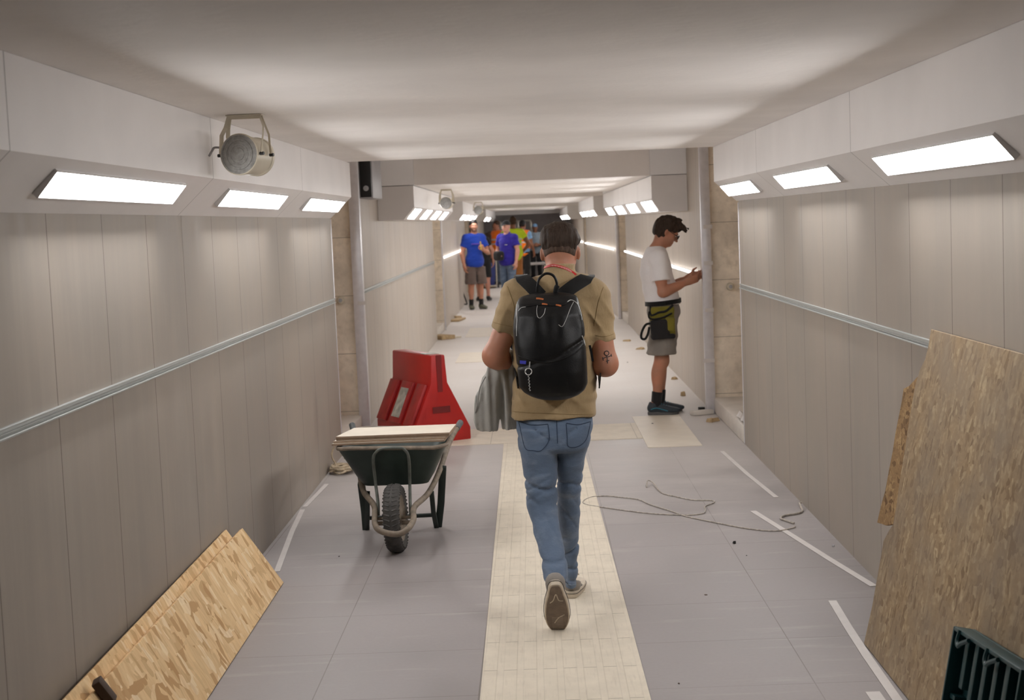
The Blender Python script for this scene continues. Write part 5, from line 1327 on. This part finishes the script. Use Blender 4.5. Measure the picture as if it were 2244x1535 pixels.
    Rr = rows([(935, 1214, 1298, 6.45, .105), (975, 1217, 1290, 6.46, .098), (1020, 1219, 1280, 6.48, .088), (1060, 1220, 1275, 6.51, .080), (1098, 1221, 1271.5, 6.53, .076), (1120, 1221, 1271.5, 6.545, .074), (1160, 1223, 1269.5, 6.56, .072), (1197, 1228, 1268.5, 6.57, .069), (1225, 1234, 1264, 6.58, .064), (1242, 1236, 1267, 6.585, .068), (1258, 1238, 1266, 6.59, .066), (1286, 1238, 1264.5, 6.60, .066)])
    s.loft(L, .012, 2.1, rnd=.01); s.loft(Rr, .010, 2.1, rnd=.01)
    a = waves(31, 7, 1.0, (22, 22, 26)); a2 = waves(9, 6, 1.0, (12, 12, 60)); xm = W(1221, 1050, 6.45)[0]
    def wr(x, y, z):
        cr = lambda ph: -(1-np.abs(np.sin(ph)))**3
        f = .0018*a(x, y, z)+.0012*a2(x, y, z); xl = x-xm
        kl = np.where(xl < 0, np.exp(-((z-.545)/.055)**2), .6*np.exp(-((z-.54)/.06)**2))
        f = f-.015*kl*cr(46*(z+.30*xl)+.9*np.sin(22*x+3*z))-.008*kl*cr(70*(z-.55*xl)+1)
        f = f-.016*np.exp(-((z-.235)/.085)**2)*cr(40*(z-.45*xl)+1.3*np.sin(16*x))*np.clip((.38-z)*9, 0, 1)
        f = f-.010*np.exp(-((z-.13)/.06)**2)*cr(58*z+9*x)
        f = f-.009*np.exp(-((z-.80)/.05)**2)*cr(34*(z-.75*np.abs(xl)))
        f = f-.007*np.exp(-((z-.40)/.08)**2)*cr(26*(z+1.6*xl)+.6)
        return f
    s.warp(wr, .03); je = soft('jeans', s, F_DENIM, ID, o); bj = bvh(je)
    sdk = plain('denim_stitch', srgb(44, 58, 80), .9); sdl = plain('denim_edge', srgb(126, 140, 158), .9)
    for pts in ([(1137, 926), (1142, 948), (1151, 983), (1168, 988), (1186, 988), (1203, 965), (1201, 932)], [(1241, 930), (1243, 958), (1246, 979), (1267, 979), (1285, 963), (1294, 926)]):
        seam('pocket', pts, je, bj, .0016, sdk)
    seam('pocket_edge', [(1137, 924), (1165, 932), (1201, 930)], je, bj, .0018, sdk); seam('pocket_edge', [(1241, 928), (1268, 931), (1295, 924)], je, bj, .0018, sdk)
    seam('seat_seam', [(1220, 922), (1221, 950), (1222, 972)], je, bj, .0014, sdk)
    seam('leg_hem', [(1197, 1274), (1220, 1277), (1245, 1279)], je, bj, .002, sdl); seam('leg_hem', [(1241, 1280), (1252, 1283), (1262, 1281)], je, bj, .002, sdl)
    # canvas shoes: the left one rolled up on its toe, sole to the camera
    def canvas_shoe(org, R, label=None):
        f = Frm((0, 0, 0)); f.R = R.T.copy(); f.R = R; f.t = np.array(org, float)
        s = SDF((-.08, -.03, .0), (.08, .31, .15), .006)
        s.cap((0, .045, .05), (0, .13, .05), .036, .038, .02); s.cap((0, .13, .045), (.002, .235, .032), .040, .036, .03); s.cap((0, .045, .06), (0, .05, .115), .037, .038, .02); s.ell((0, .19, .03), (.045, .085, .035), None, .03)
        s.cap((0, .05, .10), (0, .055, .19), .028, .032, .005, 's'); s.plane((0, 0, .014), (0, 0, -1)); s.plane((0, .05, .066), (0, .45, 1))
        u = soft('shoe', s, M_SHOEU, f, o)
        def outline(g, n=36):
            pts = []
            for i in range(n):
                a = 2*pi*i/n; y = .140+.142*sin(a); t = y/.28
                w = .034+.016*max(0, sin((t-.25)*pi/.9)) if t > .25 else .034
                c_, s_ = cos(a), sin(a); pts.append(((w+g)*math.copysign(abs(c_)**.6, c_), .140+(.142+g)*math.copysign(abs(s_)**.8, s_), 0))
            return pts
        mb = MB().prism(outline(.003), (0, 0, .030)); mid = hard('midsole', mb, M_MID, f, u, bevel=.004)
        mb = MB().prism([(x, y, -.004) for x, y, z in outline(-.003)], (0, 0, .0042)); so = hard('sole', mb, M_SOLE, f, u, bevel=.001)
        mb = MB(); mb.tube(spline([(-.026, .10, -.004), (-.012, .085, -.004), (0, .05, -.004), (.010, .085, -.004), (.028, .09, -.004)], 6), .0022, 5); mb.tube(spline([(-.012, .225, -.004), (.004, .195, -.004), (.03, .175, -.004)], 6), .0022, 5)
        for k in range(9): mb.tube([(-.022, .19+k*.009, -.0035), (.024, .19+k*.009, -.0035)], .0012, 4)
        hard('tread', mb, M_MID, f, so)
        mb = MB(); mb.tube([(x*1.03, y if 0 else y, .021) for x, y, z in outline(.0045)], .0013, 5, closed=True); hard('foxing_line', mb, M_LASH, f, mid)
        mb = MB()
        for k in range(4): mb.tube([(-.024, .115+k*.020, .086-k*.007), (0, .121+k*.02, .094-k*.008), (.024, .115+k*.02, .086-k*.007)], .0028, 5)
        hard('lace', mb, M_MID, f, u); return u
    th = radians(56); fdir = np.array([.02, cos(th), -sin(th)]); fdir /= np.linalg.norm(fdir); up = np.array([.0, sin(th), cos(th)]); up -= fdir*(up@fdir); up /= np.linalg.norm(up)
    side = np.cross(fdir, up); rr_ = rotz(.0)
    Rm_ = np.stack([side, fdir, up], 1); toe = fl(1223, 1383); toe[2] = .004
    canvas_shoe(toe-fdir*.268+up*.004, Rm_)
    hl = fl(1253, 1314); Rz = rotz(-.10); canvas_shoe((hl[0], hl[1], .0045), Rz)
    # ink mark on the right arm
    bb = bvh(o); mb = MB()
    c0 = (1329.5, 774.5); ring = [onto(bb, c0[0]+5*cos(a), c0[1]+5*sin(a), .0008) for a in np.linspace(0, 2*pi, 15)[:-1]]
    if all(p is not None for p in ring): mb.tube(ring, .0019, 6, closed=True)
    for pts in ([(1330, 780), (1331, 788), (1331.5, 797)], [(1321, 786.5), (1328, 783), (1334, 782), (1340, 779)], [(1321, 783), (1321, 787), (1323, 790)], [(1328, 792), (1335, 790)], [(1339, 776), (1340.5, 782)]):
        P = trace(bb, pts, .0008, 3)
        if len(P) > 2: mb.tube(P, .0019, 6)
    mb.build('tattoo', M_TATT, o)
    return o, sh, bs, J
man, man_shirt, bs, JW = walker()

def backpack():
    s = SDF((-.16, 6.08, .86), (.30, 6.42, 1.46), .006)
    B = rows([(642, 1150, 1256, 6.285, .035), (650, 1139, 1264, 6.28, .055), (664, 1133.5, 1269, 6.265, .075), (690, 1130.5, 1274, 6.25, .090), (720, 1129.5, 1277, 6.245, .095), (755, 1130, 1281, 6.24, .10), (785, 1131.5, 1286, 6.24, .105), (815, 1134, 1288, 6.24, .108), (842, 1137, 1288, 6.24, .105), (856, 1148, 1281, 6.24, .100), (866, 1164, 1268, 6.24, .09), (874, 1180, 1252, 6.245, .07)])
    s.loft(B, .01, 3.6, rnd=.022)
    a = waves(41, 7, 1.0, (28, 28, 12)); c = atY(1204, 740, 6.16)
    def wr(x, y, z):
        f = .0020*a(x, y, z); m = np.clip((z-1.13)*8, 0, 1)*np.clip((1.36-z)*9, 0, 1)
        f = f+.0045*m*np.cos(62*(x-c[0])*(1.0+.5*(z-1.2)))
        zl = 1.125+.22*(x-c[0])+.9*np.clip(x-c[0]-.02, 0, 1)**1.0*.4
        return f+.006*np.exp(-((z-zl)/.007)**2)
    s.warp(wr, .03)
    o = thing('backpack', np.array(atY(1209, 872, 6.24)), 'black leather backpack on the walking man\'s back, with a key ring hanging', 'backpack')
    bag = soft('bag', s, M_LEATH, ID, o); bv = bvh(bag)
    def line(name, pts, r, mat, par=o, lift=.0008):
        P = trace(bv, pts, lift, 6)
        if len(P) > 2: return MB().tube(P, r, 6).build(name, mat, par, smooth=80)
    line('zip', [(1243, 662), (1250, 658), (1258, 660), (1266, 668), (1272, 684), (1275.5, 702)], .0022, M_ZIP); line('zip', [(1134, 662), (1133, 680), (1133, 700), (1132, 720), (1132, 737)], .0018, M_ZIP)
    line('zip', [(1136, 682), (1142, 675), (1152, 673)], .0015, M_ZIP); line('zip', [(1275, 736), (1279, 746), (1282, 757)], .0028, M_ZIP)
    line('seam', [(1152, 672), (1180, 669), (1205, 670), (1234, 669), (1243, 662)], .0026, M_LEATH); line('seam', [(1134, 779), (1164, 790), (1204, 795), (1253, 779), (1279, 757)], .0026, M_LEATH)
    line('seam', [(1257, 662), (1250, 676), (1240, 702), (1232, 716), (1224, 712)], .0012, M_ZIP)
    pl = line('zip_pull', [(1178, 669), (1176, 680), (1178, 694), (1184, 697), (1192, 688), (1195, 676)], .0012, M_ZIP)
    for x, y, w in ((1183, 655, 8), (1193.5, 667, 6), (1224, 669.5, 6)):
        P = trace(bv, [(x-w, y-.5), (x, y), (x+w, y+1.5)], .0015, 4)
        if len(P) > 2: MB().strap(P, (0, -1, .3), .007, .002).build('leather_tab', M_ORTAB, o, smooth=60)
    P = trace(bv, [(1140, 794), (1146.5, 794.5), (1153, 795)], .001, 3); MB().strap(P, (0, -1, 0), .014, .002).build('blue_tag', plain('blue_tag', srgb(36, 40, 150), .5), o)
    # carrying handle and shoulder straps
    hp = [(1177, 640, 6.29), (1178, 626, 6.285), (1182, 611, 6.285), (1196, 600, 6.285), (1212, 604, 6.285), (1220, 620, 6.285), (1219, 640, 6.29)]
    MB().tube(spline([atY(*p) for p in hp], 6), .0058, 8).build('handle', M_LEATH, o, smooth=80)
    MB().tube(spline([atY(1217, 645, 6.28), atY(1219, 632, 6.27), atY(1222, 626, 6.27)], 5), .011, 8).build('handle_wrap', M_WEB, o, smooth=80)
    for side, p0, p1, p2 in (('L', (1185, 650, 6.31), (1166, 630, 6.325), (1144, 609, 6.385)), ('R', (1230, 649, 6.31), (1254, 630, 6.325), (1286, 610, 6.385))):
        a, b, c = atY(*p0), atY(*p1), atY(*p2); sx = -1 if side == 'L' else 1
        front = [c+np.array([sx*.006, .09, .0]), c+np.array([sx*.012, .19, -.06]), c+np.array([sx*.012, .215, -.18]), c+np.array([sx*.040, .13, -.34]), c+np.array([sx*.040, .05, -.42]), c+np.array([sx*.036, -.02, -.45])]
        pts = spline([a, b, c]+front, 6); n = len(pts); ns = []
        for i in range(n):
            t = i/(n-1); ns.append((0, -1, .45) if t < .24 else ((0, -.2, 1) if t < .34 else ((sx*.1, .8, .5) if t < .45 else ((sx*.2, 1, 0) if t < .75 else (sx*1, .3, 0)))))
        MB().strap(pts, ns, .060, .006).build('shoulder_strap', M_WEB, o, bevel=.0015)
    q = [atY(1292, 757, 6.36), atY(1296, 775, 6.36), atY(1299, 792, 6.36)]; MB().strap(q, (0, -1, 0), .010, .003).build('loose_strap', M_WEB, o)
    # keys hanging from the lower pocket
    k = thing('key_ring', atY(1158, 850, 6.125), 'steel key ring with a short chain hanging from the black backpack', 'key ring')
    r0 = onto(bv, 1161, 793, .003); r1 = onto(bv, 1160, 806, .006); c = onto(bv, 1158, 815, .007)
    MB().strap([r0, r0.lerp(r1, .5), r1], (0, -1, 0), .005, .002).build('loop', M_ZIP, k)
    MB().tube([c+Vector((.0138*cos(a), 0, .0138*sin(a))) for a in np.linspace(0, 2*pi, 21)[:-1]], .0022, 6, closed=True).build('ring', M_ZIP, k)
    mb = MB(); e0 = c-Vector((0, 0, .014)); e1 = onto(bv, 1161, 856, .006)
    for i in range(11):
        p = e0.lerp(e1, i/10); mb.lathe([(0, -.0034), (.0028, -.0015), (.0028, .0015), (0, .0034)], Matrix.Translation(p+Vector((.0012*(-1)**i, 0, 0))), 8)
    mb.build('chain', M_ZIP, k)
backpack()
def jacket():
    s = SDF((-.30, 6.36, .78), (-.02, 6.80, 1.24), .0065)
    s.loft(rows([(792, 1066, 1108, 6.52, .05), (820, 1058, 1106, 6.52, .055), (850, 1048, 1103, 6.53, .055), (878, 1041, 1099, 6.53, .055), (900, 1038.5, 1095, 6.53, .052), (922, 1037, 1091, 6.53, .048), (940, 1047, 1088, 6.53, .045), (955, 1058, 1080, 6.53, .03)]), .01, 2.0, rnd=.012)
    s.loft(rows([(768, 1104, 1130, 6.56, .07), (800, 1098, 1136, 6.57, .08), (860, 1099, 1138, 6.58, .075), (910, 1101, 1139, 6.58, .07), (940, 1104, 1139, 6.58, .062), (957, 1112, 1134, 6.58, .045)]), .012, 2.0, rnd=.012)
    a0, a1 = atY(1100, 783, 6.50), atY(1124, 786, 6.68); s.cap(a0, a1, .047, .055, .02)
    a = waves(51, 7, 1.0, (75, 55, 7)); s.warp(lambda x, y, z: .008*a(x, y, z), .03)
    o = soft('jacket', s, F_JACK, ID); tag(o, 'grey jacket draped over the walking man\'s left forearm', 'jacket')
    P = spline([atY(1064, 826, 6.475), atY(1052, 850, 6.475), atY(1047, 880, 6.48), atY(1041, 905, 6.485)], 6); MB().tube(P, .003, 5).build('zip', M_ZIP, o)
jacket()
# ------------------------------------------------------------------ the boy fitting the LED strip
def boy():
    g = fl(1437, 908); Y = g[1]
    J = stand(pelvis=(0, .105, .90), belly=(0, .085, 1.03), chest=(0, .045, 1.215), neck=(0, .055, 1.415), head=(0, .150, 1.565), pitch=.55, 
              shL=(-.165, .075, 1.335), shR=(.165, .055, 1.335), elL=(-.19, .135, 1.06), elR=(.19, .080, 1.055), wrL=(-.05, .335, 1.165), wrR=(.10, .305, 1.135),
              hdL=(.12, 1, .18), hdR=(-.22, 1, .30), hnL=(-.8, 0, -.4), hnR=(.75, .1, -.5), thL=(0, 0, 1), thR=(0, 0, 1), curlL=.45, curlR=.5, pinchL=True, pinchR=True,
              hipL=(-.08, .10, .87), hipR=(.08, .105, .87), knL=(-.085, .075, .465), knR=(.085, .06, .465), anL=(-.085, .05, .085), anR=(.085, .0, .085), toeL=(-.085, .24, .03), toeR=(.095, .19, .03), w=.92, fat=.90)
    o, f = person((g[0], g[1]+.05), -pi/2, 1.0, J, SK2, 'boy in white t-shirt and grey shorts standing in profile by the right wall', .0075)
    hair_cap(J, f, o, H_DARK, .022, 'fringe', .005); face_bits(J, f, o, glasses=True)
    shirt(J, f, o, F_WHITE, hem=.945, sleeve=.64, ease=.018, vox=.008, name='t_shirt', wr=.004, seed=3)
    trousers(J, f, o, F_GREY, to=.52, ease=.030, vox=.009, name='shorts', top=.985, wr=.004, flare=1.5)
    for sd in 'LR': shoe(J, sd, f, o, M_SHOED, M_SOLED, .007, F_BLK)
    # tool pouch on his hip
    k = thing('tool_pouch', f((.22, .06, .70)), 'olive and black tool pouch belted on the boy\'s hip', 'tool pouch')
    s = SDF((.10, -.12, .62), (.30, .25, 1.0), .006); s.rbox((.195, .070, .80), (.035, .105, .135), .03, rotx(.05), .01); s.rbox((.205, .072, .905), (.028, .10, .03), .02, None, .02); soft('bag', s, F_OLIVE, f, k)
    s = SDF((.14, -.12, .62), (.32, .25, 1.0), .006); s.rbox((.232, .045, .745), (.022, .080, .085), .02, rotx(.05), .01); soft('black_pocket', s, F_BLK, f, k)
    s = SDF((.14, -.12, .62), (.32, .25, 1.0), .006); s.rbox((.235, .132, .785), (.018, .040, .060), .014, rotx(-.06), .01); soft('small_pocket', s, F_OLIVE, f, k)
    s = SDF((.14, -.12, .60), (.32, .25, 1.0), .006); s.rbox((.21, .07, .685), (.040, .105, .022), .018, None, .01); soft('bottom_band', s, F_BLK, f, k)
    mb = MB(); cx, cy = 0.0, .098
    ring = [(cx+(.185)*cos(a), cy+.152*sin(a), .965+.012*sin(a)) for a in np.linspace(0, 2*pi, 33)[:-1]]
    nn = [(cos(a), sin(a), 0) for a in np.linspace(0, 2*pi, 33)[:-1]]; mb.strap(ring+[ring[0]], nn+[nn[0]], .038, .005); hard('belt', mb, M_WEB, f, k)
    mb = MB(); mb.tube(spline([(.215, -.03, .95), (.225, -.025, .87), (.235, .04, .89), (.24, .10, .90), (.235, .16, .95)], 6), .010, 6); hard('strap', mb, M_WEB, f, k)
    mb = MB(); mb.tube(spline([(.225, -.04, .90), (.235, -.045, .85), (.24, .0, .835), (.245, .08, .85), (.24, .15, .88)], 6), .008, 6); hard('strap', mb, M_WEB, f, k)
    mb = MB(); mb.strap(spline([(.235, -.03, .80), (.235, -.075, .79), (.235, -.11, .73), (.235, -.115, .68), (.235, -.085, .67), (.235, -.06, .71), (.235, -.045, .77)], 5), (1, 0, 0), .020, .006); hard('hammer_loop', mb, M_WEB, f, k)
    return o
boy()
# ------------------------------------------------------------------ far people
def place(px, Y): return (atY(px, 620, Y)[0], Y)
def far_shoes(J, f, o, up=None, so=None, vox=.014):
    for sd in 'LR': shoe(J, sd, f, o, up or M_SHOED, so or M_SOLED, vox)
def blue_man():
    J = stand(elL=(-.275, .02, 1.10), wrL=(-.10, .235, 1.165), hdL=(.5, .3, .9), hnL=(-.3, .9, 0), thL=(1, 0, .3), curlL=1.2, elR=(.25, -.02, 1.11), wrR=(.235, .03, .86), hdR=(-.1, .15, -1), thR=(0, 1, 0), yaw=-.15, w=.90, fat=.88, shL=(-.165, -.01, 1.40), shR=(.165, -.01, 1.40))
    g = fl(1045, 678); o, f = person((g[0], g[1]), pi+.38, 1.015, J, SK2, 'man in bright blue t-shirt and taupe shorts standing facing the camera at left', .009)
    hair_cap(J, f, o, H_BLK, .012); face_bits(J, f, o, beard=True, glasses=False)
    t = shirt(J, f, o, F_BLUE, hem=.83, sleeve=.60, ease=.018, vox=.011, name='t_shirt', flare=1.9)
    trousers(J, f, o, F_BROWN, to=.50, ease=.03, vox=.012, name='shorts', top=.838, flare=1.4)
    shirt(J, f, o, F_BLK, hem=.955, top=1.015, tilt=.14, sleeve=0, ease=.026, vox=.012, name='waist_strap', wr=0)
    mb = MB().box((-.10, .128, 1.275), (.10, .153, 1.295)); hard('chest_print', mb, plain('violet_print', srgb(96, 70, 170), .8), f, t)
    for sd in 'LR': shoe(J, sd, f, o, M_SHOEG, M_SOLED, .011, F_BLK)
    mb = MB().tube([f.R.T @ (np.array([0, 0, 0])) + np.array((-.035, .30, 1.17)), (-.02, .31, 1.33)], .012, 6); k = hard('hand_tool', mb, plain('yellow_handle', srgb(196, 170, 60), .5), f); tag(k, 'short yellow-handled tool held upright by the blue shirt man', 'tool')
blue_man()
def behind_man():
    J = stand(head=(-.17, .06, 1.53), neck=(-.12, .02, 1.38), chest=(-.08, .01, 1.22), shL=(-.26, 0, 1.31), shR=(.09, 0, 1.34), belly=(-.03, 0, 1.05), elL=(-.27, .08, 1.05), wrL=(-.15, .25, .98), face=False, hands=True)
    x, y = place(1044, 33.0); o, f = person((x+.16, y-.3), 0, 1.0, J, SK3, 'black-haired person half hidden behind the man in bright blue', .014)
    hair_cap(J, f, o, H_BLK, .02, vox=.01); shirt(J, f, o, F_BLK, sleeve=.6, vox=.014); trousers(J, f, o, F_BLK, to=.52, vox=.014, name='shorts', top=.92, flare=1.3); far_shoes(J, f, o, M_BLACK)
behind_man()
def polo_man():
    J = stand(elR=(.27, .0, 1.12), wrR=(.12, .22, 1.02), hdR=(-.8, .4, .1), hnR=(.3, .9, 0), elL=(-.255, -.02, 1.12), wrL=(-.26, .06, .88), fat=1.05, w=.95, yaw=.1)
    x, y = place(1115, 30.9); o, f = person((x, y), pi-.65, .99, J, SK3, 'man in dark blue polo shirt, black cap and jeans, turned half away', .010)
    cap_hat(J, f, o, F_BLK); face_bits(J, f, o); t = shirt(J, f, o, F_POLO, hem=.82, sleeve=.6, ease=.02, vox=.012, name='polo_shirt', collar=True, wr=.004, flare=1.9)
    trousers(J, f, o, F_DENIM, to=.07, vox=.013, name='jeans', top=.828); far_shoes(J, f, o)
    mb = MB().box((-.10, .125, 1.25), (-.04, .152, 1.262)); hard('chest_print', mb, M_TAPE, f, t)
    x0 = f((-.06, .20, 1.03)); s = SDF((-.14, -.02, .86), (.25, .36, 1.2), .012); s.rbox((.08, .20, 1.03), (.12, .085, .10), .06, rotz(-.3), .02); b = soft('belly_bag', s, F_BLK, f); tag(b, 'black bag held at the dark blue polo man\'s waist', 'bag')
polo_man()
def vest(J, f, o, mat, bands=(1.10, 1.22), hem=.80, vox=.014, ease=.028):
    v = shirt(J, f, o, mat, hem=hem, sleeve=0, ease=ease, vox=vox, name='safety_vest', vest=True, wr=.003)
    for z in bands: shirt(J, f, v, F_BAND, hem=z, top=z+.05, sleeve=0, ease=ease+.006, vox=vox, name='reflective_band', vest=True, wr=0)
    return v
def yellow_man():
    J = stand(elR=(.33, -.06, 1.14), wrR=(.20, .02, .98), hdR=(-.8, .3, -.4), hnR=(.2, -.9, .2), face=False)
    x, y = place(1131, 34.0); o, f = person((x-.02, y), .25, 1.04, J, SK4, 'tall man in bright yellow vest and orange-tan trousers, back to the camera', .012)
    hair_cap(J, f, o, H_BRN, .014, vox=.008); shirt(J, f, o, F_YEV, hem=.84, sleeve=.45, ease=.018, vox=.014); vest(J, f, o, F_YEV, (1.12, 1.24)); trousers(J, f, o, F_TAN, to=.07, vox=.014, top=.92); far_shoes(J, f, o)
yellow_man()
def orange_left():
    J = stand(elL=(-.26, .03, 1.1), wrL=(-.2, .2, .95), face=True)
    x, y = place(1094, 41.0); o, f = person((x, y), pi-.9, 1.0, J, SK2, 'worker in orange vest and grey-blue jeans left of the dark blue polo man', .014)
    hair_cap(J, f, o, H_BRN, vox=.01); shirt(J, f, o, F_GBLU, sleeve=.6, vox=.014); vest(J, f, o, F_ORV); trousers(J, f, o, F_DENIM, to=.07, vox=.014, name='jeans', top=.92); far_shoes(J, f, o)
orange_left()
def grey_man():
    J = stand(head=(.10, .22, 1.55), neck=(.06, .14, 1.40), chest=(.03, .08, 1.23), shL=(-.15, .08, 1.33), shR=(.20, .10, 1.34), elL=(-.24, .10, 1.05), wrL=(-.16, .25, .90), elR=(.26, .12, 1.06), wrR=(.2, .28, .92), face=False, pitch=.3)
    x, y = place(1073, 41.6); o, f = person((x, y), -.9, 1.02, J, SK2, 'man in taupe shirt bending beside the hand truck, left of the orange vest', .014)
    hair_cap(J, f, o, H_BRN, vox=.01); shirt(J, f, o, F_TAUPE, sleeve=.65, vox=.014); trousers(J, f, o, F_BLK, to=.07, vox=.014, top=.92); far_shoes(J, f, o)
grey_man()
def orange_right():
    J = stand(elL=(-.32, -.03, 1.14), wrL=(-.20, .10, .98), hdL=(.6, .4, -.4), hnL=(-.4, .7, 0), elR=(.26, .02, 1.1), wrR=(.24, .15, .9), face=False)
    x, y = place(1150, 39.6); o, f = person((x, y), -.55, .99, J, SK4, 'worker in orange vest and black trousers, seen from behind at right of the yellow vest', .014)
    hair_cap(J, f, o, H_BLK, vox=.01); shirt(J, f, o, F_SKY, hem=.80, sleeve=.5, vox=.014); vest(J, f, o, F_ORV, (1.15,), hem=1.0); trousers(J, f, o, F_BLK, to=.07, vox=.014, top=.92); far_shoes(J, f, o)
    shirt(J, f, o, F_ORV, hem=.80, top=.88, sleeve=0, ease=.034, vox=.014, name='waist_band', wr=0)
orange_right()
def cap_man():
    J = stand(elL=(-.27, .06, 1.12), wrL=(-.05, .26, 1.10), hdL=(1, .2, 0), hnL=(0, 1, 0), elR=(.27, .06, 1.12), wrR=(.05, .27, 1.08), hdR=(-1, .2, 0), hnR=(0, 1, 0), thL=(0, 0, 1), thR=(0, 0, 1))
    x, y = place(1177, 43.6); o, f = person((x, y), pi+.1, .93, J, SK4, 'man in light blue cap with folded arms, farthest right of the group', .014)
    cap_hat(J, f, o, F_SKY); shirt(J, f, o, F_GBLU, sleeve=.6, vox=.014); trousers(J, f, o, F_BLK, to=.07, vox=.014, top=.92); far_shoes(J, f, o)
cap_man()
